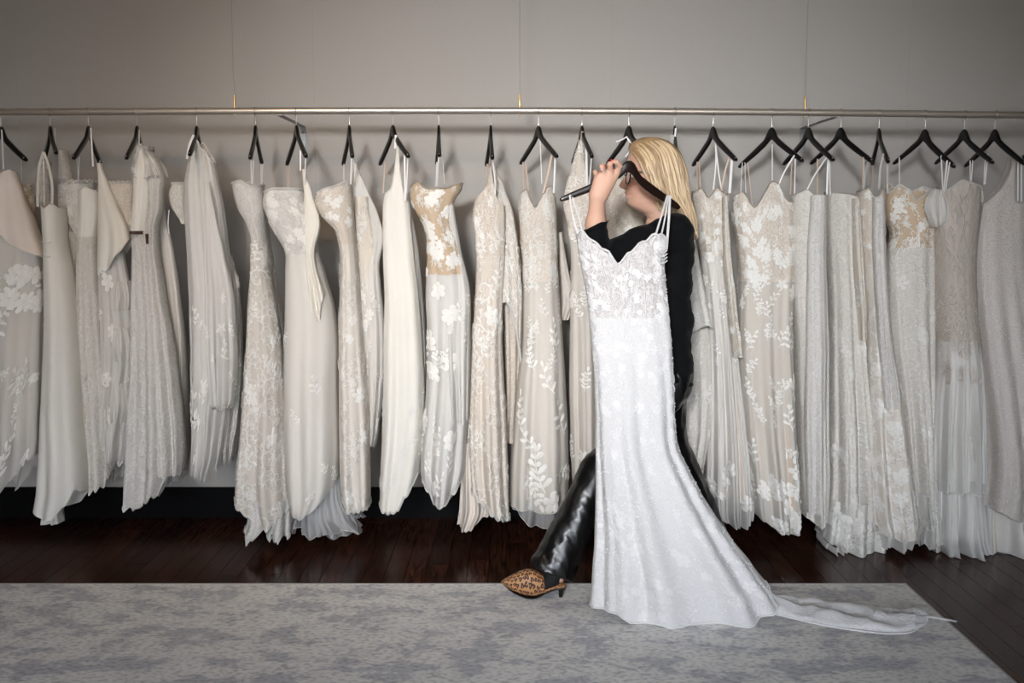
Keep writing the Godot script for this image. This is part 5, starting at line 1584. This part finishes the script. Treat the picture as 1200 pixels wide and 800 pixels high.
	nail.rings = 6
	var nl := put("fingernail", nail, red, o)
	nl.position = tip + Vector3(-0.004, 0.004, 0.003)
	nl.scale = Vector3(1.25, 0.7, 0.7)
	var ring := PackedVector3Array()
	var ra: Vector3 = fin[2][0]
	var rb: Vector3 = fin[2][1]
	var rm := ra.lerp(rb, 0.45)
	var rd := (rb - ra).normalized()
	var rx := rd.cross(Vector3.RIGHT).normalized()
	var ry := rd.cross(rx)
	for k in 21: ring.append(rm + (rx * cos(TAU * k / 20.0) + ry * sin(TAU * k / 20.0)) * 0.0106)
	put("ring", tube_mesh(ring, [0.0013], 7), M.steel, o)
	var gem := SphereMesh.new()
	gem.radius = 0.0034
	gem.height = 0.0058
	gem.radial_segments = 8
	gem.rings = 4
	put("ring_stone", gem, M.crystal, o).position = rm + Vector3(-0.004, 0.002, 0.0115)
	for s in [-1.0, 1.0]:
		var e := SphereMesh.new()
		e.radius = 0.0115
		e.height = 0.023
		e.radial_segments = 20
		e.rings = 12
		var eye := put("eye", e, solid(Color(0.9, 0.88, 0.86), 0.15), o)
		eye.position = P(740.2, 204.8, PZ) + Vector3(0, 0, 0.031 * s)
		var ir := SphereMesh.new()
		ir.radius = 0.0055
		ir.height = 0.005
		ir.radial_segments = 14
		ir.rings = 6
		put("iris", ir, solid(Color(0.16, 0.22, 0.27), 0.1), eye).position = Vector3(-0.0098, -0.002, 0.001 * s)
		eye.get_child(0).rotation_degrees = Vector3(0, 0, 90)


func build_hair(o: Node3D) -> void:
	var r := RandomNumberGenerator.new()
	r.seed = 21
	# guides run from the parting down: pixel x, pixel y, distance from the middle of the head in metres
	var G := [
		[[738, 176, 0.012], [741, 181, 0.05], [747, 190, 0.075], [753, 202, 0.086], [760, 216, 0.086], [766, 230, 0.08], [771, 242, 0.076], [778, 254, 0.08]],
		[[742, 170, 0.008], [750, 175, 0.052], [758, 187, 0.082], [763, 203, 0.092], [768, 219, 0.093], [773, 234, 0.09], [780, 249, 0.095], [790, 262, 0.1]],
		[[750, 166, 0.006], [760, 170, 0.052], [770, 182, 0.086], [775, 200, 0.097], [779, 218, 0.098], [785, 236, 0.096], [794, 252, 0.094], [803, 270, 0.09]],
		[[758, 164, 0.004], [772, 168, 0.048], [783, 180, 0.078], [788, 198, 0.088], [791, 217, 0.09], [796, 236, 0.086], [803, 256, 0.078], [810, 279, 0.068]],
		[[764, 164, 0.0], [782, 169, 0.03], [794, 182, 0.045], [800, 199, 0.052], [803, 218, 0.054], [806, 238, 0.052], [810, 260, 0.046], [814, 288, 0.04]],
		[[766, 164, -0.01], [784, 169, -0.02], [796, 182, -0.01], [802, 199, 0.0], [804, 218, 0.0], [807, 238, 0.0], [809, 260, 0.0], [811, 282, 0.0]],
		[[760, 164, -0.012], [776, 168, -0.05], [788, 181, -0.075], [793, 198, -0.085], [796, 217, -0.086], [799, 238, -0.08], [803, 258, -0.07], [806, 276, -0.06]],
		[[748, 167, -0.012], [758, 172, -0.055], [768, 184, -0.085], [773, 202, -0.096], [778, 220, -0.096], [784, 238, -0.092], [792, 254, -0.085], [798, 268, -0.08]],
		[[740, 174, -0.012], [744, 180, -0.05], [750, 191, -0.078], [756, 204, -0.088], [763, 218, -0.088], [768, 232, -0.08], [774, 246, -0.078], [782, 258, -0.08]]]
	var st := SurfaceTool.new()
	st.begin(Mesh.PRIMITIVE_TRIANGLES)
	for k in 560:
		var s := r.randf() * (G.size() - 1)
		if k < 110: s = float(k) / 110.0 * (G.size() - 1)
		var i := mini(int(s), G.size() - 2)
		var f := s - i
		var ctl := []
		var ph := r.randf() * TAU
		var depth := r.randf_range(-0.012, 0.004) if k >= 110 else -0.012
		var cut := r.randf_range(0.82, 1.0)
		for q in 8:
			var a: Array = G[i][q]
			var b: Array = G[i + 1][q]
			var w := q / 7.0
			var wav := sin(w * 10.0 + floorf(s * 7.0) * 1.9 + ph * 0.15) * 5.0 * w * w + r.randf_range(-1.0, 1.0) * (0.5 + w)
			var z := lerpf(a[2], b[2], f)
			z += signf(z) * depth * minf(w * 3.0, 1.0) + r.randf_range(-0.004, 0.004) * w
			ctl.append(P(lerpf(a[0], b[0], f) + wav + (depth * 130.0 * w) - 1.5 * (1.0 - w), lerpf(a[1], b[1], f) - 2.0 * (1.0 - w) + r.randf_range(-1.5, 1.5) * w, PZ) + Vector3(0, 0, z))
		var path := spline(ctl, 20)
		path.resize(int(21 * cut))
		var wide := 0.0075 if k < 110 else r.randf_range(0.0022, 0.0048)
		var m := tube_mesh(path, [wide * 0.7, wide, wide, wide * 0.9, wide * 0.75, wide * 0.3], 6, 0.6, Vector3.BACK)
		var arr := m.surface_get_arrays(0)
		var n: int = arr[Mesh.ARRAY_VERTEX].size()
		var cols := PackedColorArray()
		cols.resize(n)
		var tone := smoothstep(0.2, 0.8, r.randf())
		var c := Color(0.27, 0.155, 0.07).lerp(Color(0.66, 0.49, 0.30), tone) if k >= 110 else Color(0.38, 0.24, 0.12)
		for v in n:
			var w := float(v) / n
			cols[v] = c.lerp(Color(0.31, 0.16, 0.07), maxf(0.0, 0.55 - w * 2.0)).lerp(Color(0.68, 0.54, 0.36), w * 0.45)
		arr[Mesh.ARRAY_COLOR] = cols
		var am := ArrayMesh.new()
		am.add_surface_from_arrays(Mesh.PRIMITIVE_TRIANGLES, arr)
		st.append_from(am, 0, Transform3D())
	# the scalp cap under the locks
	var pts := PackedVector3Array()
	var uvs := PackedVector2Array()
	var cols := PackedColorArray()
	for j in 40:
		var y := 161.5 + j * (238.0 - 161.5) / 39.0
		var fr := poly([[161.5, 755], [168, 746], [174, 741.5], [180, 741.5], [186, 745.5], [192, 749], [204, 756], [220, 763], [238, 769]], y)
		var bk := head_back(y) + 1.2
		var hw := head_width(y) + 0.008
		for i in 41:
			var w := PI * (float(i) / 40.0 * 2.0 - 1.0)
			pts.append(P((fr + bk) * 0.5 - (bk - fr) * 0.5 * cos(w), y, PZ) + Vector3(0, 0, hw * signf(sin(w)) * pow(absf(sin(w)), 0.7)))
			uvs.append(Vector2(i / 40.0, j / 40.0))
			cols.append(Color(0.38, 0.25, 0.125))
	grid_into(st, grid_arrays(pts, uvs, 41, 40, true, cols))
	var hm := StandardMaterial3D.new()
	hm.vertex_color_use_as_albedo = true
	hm.roughness = 0.42
	hm.metallic_specular = 0.45
	put("hair", st.commit(), hm, o)


func build_clothes(o: Node3D) -> void:
	var nz := FastNoiseLite.new()
	nz.frequency = 6.0
	nz.fractal_octaves = 3
	nz.seed = 4
	var st := SurfaceTool.new()
	st.begin(Mesh.PRIMITIVE_TRIANGLES)
	var b := Sdf.new()
	var shl := P(784, 272, PZ) + Vector3(0, 0, 0.125)
	var shr := P(784, 272, PZ) + Vector3(0, 0, -0.125)
	var elb := P(702, 306, PZ + 0.225)
	b.start(P(668, 466, PZ) + Vector3(0, 0, -0.34), P(822, 236, PZ) + Vector3(0, 0, 0.4), 0.0085)
	b.bone(elb, P(696, 276, PZ + 0.287), 0.054, 0.047, 0.02)
	b.bone(P(696, 276, PZ + 0.287), P(697.5, 256, PZ + 0.308), 0.047, 0.047, 0.01)
	b.cut(P(695, 266.5, PZ + 0.285), Vector3(-0.46, 0.89, 0.0).normalized())
	b.bone(P(774, 272, PZ), P(782, 285, PZ), 0.06, 0.075, 0.03)
	b.bone(shl, shr, 0.062, 0.062, 0.03)
	for s in [-1.0, 1.0]:
		b.bone(P(781, 290, PZ) + Vector3(0, 0, 0.085 * s), P(778, 370, PZ) + Vector3(0, 0, 0.075 * s), 0.086, 0.086, 0.04)
		b.bone(P(778, 370, PZ) + Vector3(0, 0, 0.075 * s), P(781, 470, PZ) + Vector3(0, 0, 0.09 * s), 0.086, 0.092, 0.04)
	b.bone(shl, P(752, 284, PZ + 0.18), 0.064, 0.058, 0.03)
	b.bone(P(752, 284, PZ + 0.18), elb, 0.058, 0.054, 0.02)
	b.bone(shr, P(790, 360, PZ - 0.2), 0.06, 0.05, 0.03)
	b.bone(P(790, 360, PZ - 0.2), P(765, 425, PZ - 0.17), 0.05, 0.042, 0.02)
	b.cut(P(790, 450, PZ + 0.05), Vector3(0, -1, 0))
	b.mesh_into(st, Color.WHITE, 1, nz)
	var jk := solid(Color(0.045, 0.048, 0.055), 0.85, 0.0, 0.25)
	jk.rim_enabled = true
	jk.rim = 0.25
	put("jacket", st.commit(), jk, o)
	# turned back cuff and neckline
	var cuff := PackedVector3Array()
	for k in 33:
		var a := TAU * k / 32.0
		cuff.append(P(695.0 + 13.0 * cos(a), 266.5 - 6.7 * cos(a), PZ + 0.298) + Vector3(0, 0, 0.044 * sin(a)))
	put("sleeve_cuff", tube_mesh(cuff, [0.006], 8), jk, o)
	# leather trousers
	var s2 := SurfaceTool.new()
	s2.begin(Mesh.PRIMITIVE_TRIANGLES)
	var t := Sdf.new()
	t.start(P(606, 705, PZ) + Vector3(0, 0, -0.3), P(880, 425, PZ) + Vector3(0, 0, 0.32), 0.0095)
	t.bone(P(783, 430, PZ) + Vector3(0, 0, 0.07), P(783, 430, PZ) - Vector3(0, 0, 0.07), 0.082, 0.082, 0.04)
	t.bone(P(780, 445, PZ) + Vector3(0, 0, 0.085), P(707, 545, PZ + 0.1), 0.09, 0.06, 0.03)
	t.bone(P(706, 546, PZ + 0.1), P(697, 560, PZ + 0.105), 0.06, 0.062, 0.03)
	t.bone(P(700, 554, PZ + 0.105), P(642, 676, PZ + 0.17), 0.061, 0.088, 0.03)
	t.bone(P(642, 676, PZ + 0.17), P(634, 694, PZ + 0.175), 0.088, 0.09, 0.03)
	t.bone(P(784, 445, PZ) - Vector3(0, 0, 0.085), P(782, 512, PZ - 0.09), 0.086, 0.074, 0.03)
	t.bone(P(782, 512, PZ - 0.09), P(834, 650, PZ - 0.09), 0.072, 0.09, 0.03)
	# the hems: the front one slants from toe side to heel side
	var h0 := P(616, 653, PZ + 0.17)
	var h1 := P(668, 677, PZ + 0.17)
	var hd := (h1 - h0).normalized()
	t.cut(h0, Vector3(hd.y, -hd.x, 0.0))
	t.mesh_into(s2, Color.WHITE, 2, nz)
	put("trousers", s2.commit(), solid(Color(0.03, 0.031, 0.034), 0.32, 0.0, 0.5), o)
	var sock := solid(Color(0.02, 0.02, 0.022), 0.8)
	put("sock", tube_mesh(spline([P(650, 660, PZ + 0.17), P(647, 676, PZ + 0.17), P(634, 688, PZ + 0.17)], 8), [0.04, 0.038, 0.028], 14), sock, o)


func build_glasses(o: Node3D) -> void:
	var st := SurfaceTool.new()
	st.begin(Mesh.PRIMITIVE_TRIANGLES)
	var c0 := P(733.5, 208, PZ)
	for s in [-1.0, 1.0]:
		var rim := PackedVector3Array()
		for k in 33:
			var a := TAU * k / 32.0
			var ca := signf(cos(a)) * pow(absf(cos(a)), 0.7)
			var sa := signf(sin(a)) * pow(absf(sin(a)), 0.7)
			rim.append(c0 + Vector3(0.009 * (0.5 + 0.5 * ca) + 0.003 * sa, sa * 0.0245, s * (0.034 + 0.027 * ca)))
		grid_into(st, tube_mesh(rim, [0.0024], 7))
		grid_into(st, tube_mesh(spline([c0 + Vector3(0.009, 0.014, s * 0.062), P(741, 202.5, PZ) + Vector3(0, 0, s * 0.072), P(754, 203.5, PZ) + Vector3(0, 0, s * 0.08), P(767, 207, PZ) + Vector3(0, 0, s * 0.08)], 14), [0.0028], 7))
	grid_into(st, tube_mesh(spline([c0 + Vector3(0.0, 0.006, -0.009), c0 + Vector3(-0.004, 0.01, 0.0), c0 + Vector3(0.0, 0.006, 0.009)], 8), [0.0022], 7))
	var g := put("glasses", st.commit(), solid(Color(0.02, 0.02, 0.025), 0.2), o)
	var lens := StandardMaterial3D.new()
	lens.albedo_color = Color(1, 1, 1, 0.06)
	lens.transparency = BaseMaterial3D.TRANSPARENCY_ALPHA
	lens.roughness = 0.03
	for s in [-1.0, 1.0]:
		var pts := PackedVector3Array()
		var uvs := PackedVector2Array()
		for j in 2:
			for k in 25:
				var a := TAU * k / 24.0
				var m := 1.0 if j else 0.02
				var ca := signf(cos(a)) * pow(absf(cos(a)), 0.7) * m
				var sa := signf(sin(a)) * pow(absf(sin(a)), 0.7) * m
				pts.append(c0 + Vector3(0.009 * (0.5 + 0.5 * ca) + 0.003 * sa, sa * 0.0245, s * (0.034 + 0.027 * ca)))
				uvs.append(Vector2(ca, sa))
		put("lens", grid_arrays(pts, uvs, 25, 2, true), lens, g)


func build_shoe(o: Node3D, dx: float, dz: float, mat: Material) -> void:
	var zf := PZ + 0.178
	var s := Node3D.new()
	s.name = "shoe"
	o.add_child(s, true)
	# stations along the foot: x, top y, sole y, half width
	var S := [[587.5, 680.5, 682.5, 0.004], [592, 677.5, 686, 0.014], [600, 673.5, 690.5, 0.024], [608, 669.5, 694, 0.031], [616, 667, 696.5, 0.036], [624, 667, 697, 0.037], [631, 670, 696, 0.035], [637, 674, 693.5, 0.031], [638, 678, 693, 0.029]]
	put("vamp", shoe_loft(S, zf, true), mat, s)
	var B := [[637, 688, 693.5, 0.028], [644, 685, 690, 0.026], [650, 683.5, 688, 0.026], [656, 682, 688, 0.025], [661, 682.5, 688, 0.018], [663, 684, 687, 0.006]]
	put("heel_counter", shoe_loft(B, zf, false), mat, s)
	put("sole", tube_mesh(spline([P(589, 683, zf), P(600, 691.5, zf), P(616, 697.6, zf), P(628, 697.6, zf), P(640, 692.6, zf), P(652, 688.6, zf), P(661, 688.4, zf)], 30), [0.006, 0.02, 0.033, 0.034, 0.026, 0.022, 0.018], 12, 0.12, Vector3.UP), M.black_wood, s)
	put("stiletto_heel", tube_mesh(spline([P(658, 687, zf), P(657.5, 693, zf), P(657, 699.6, zf)], 8), [0.019, 0.0095, 0.0065], 12), M.black_wood, s)
	# the other foot, behind the gown
	var s2 := s.duplicate()
	o.add_child(s2, true)
	s2.position = P(838, 660, PZ - 0.09) - P(652, 685, PZ + 0.178) + Vector3(0, 0, 0)
	s2.position.y = 0.0


func shoe_loft(S: Array, z: float, round_toe: bool) -> ArrayMesh:
	var pts := PackedVector3Array()
	var uvs := PackedVector2Array()
	var rows := (S.size() - 1) * 4 + 1
	for j in rows:
		var f := j / 4.0
		var i := mini(int(f), S.size() - 2)
		f -= i
		var a: Array = S[i]
		var b: Array = S[i + 1]
		var x := lerpf(a[0], b[0], f)
		var yt := lerpf(a[1], b[1], f)
		var yb := lerpf(a[2], b[2], f)
		var hw := lerpf(a[3], b[3], f)
		for k in 25:
			var w := TAU * k / 24.0
			var c := cos(w)
			var p := P(x, lerpf(yb, yt, 0.5 + 0.5 * signf(c) * pow(absf(c), 0.75)), z)
			p.z += hw * signf(sin(w)) * pow(absf(sin(w)), 0.7) * (1.0 if c < 0.2 else lerpf(1.0, 0.75, c))
			pts.append(p)
			uvs.append(Vector2(x / 46.0, w / 4.6))
	return grid_arrays(pts, uvs, 25, rows, true)
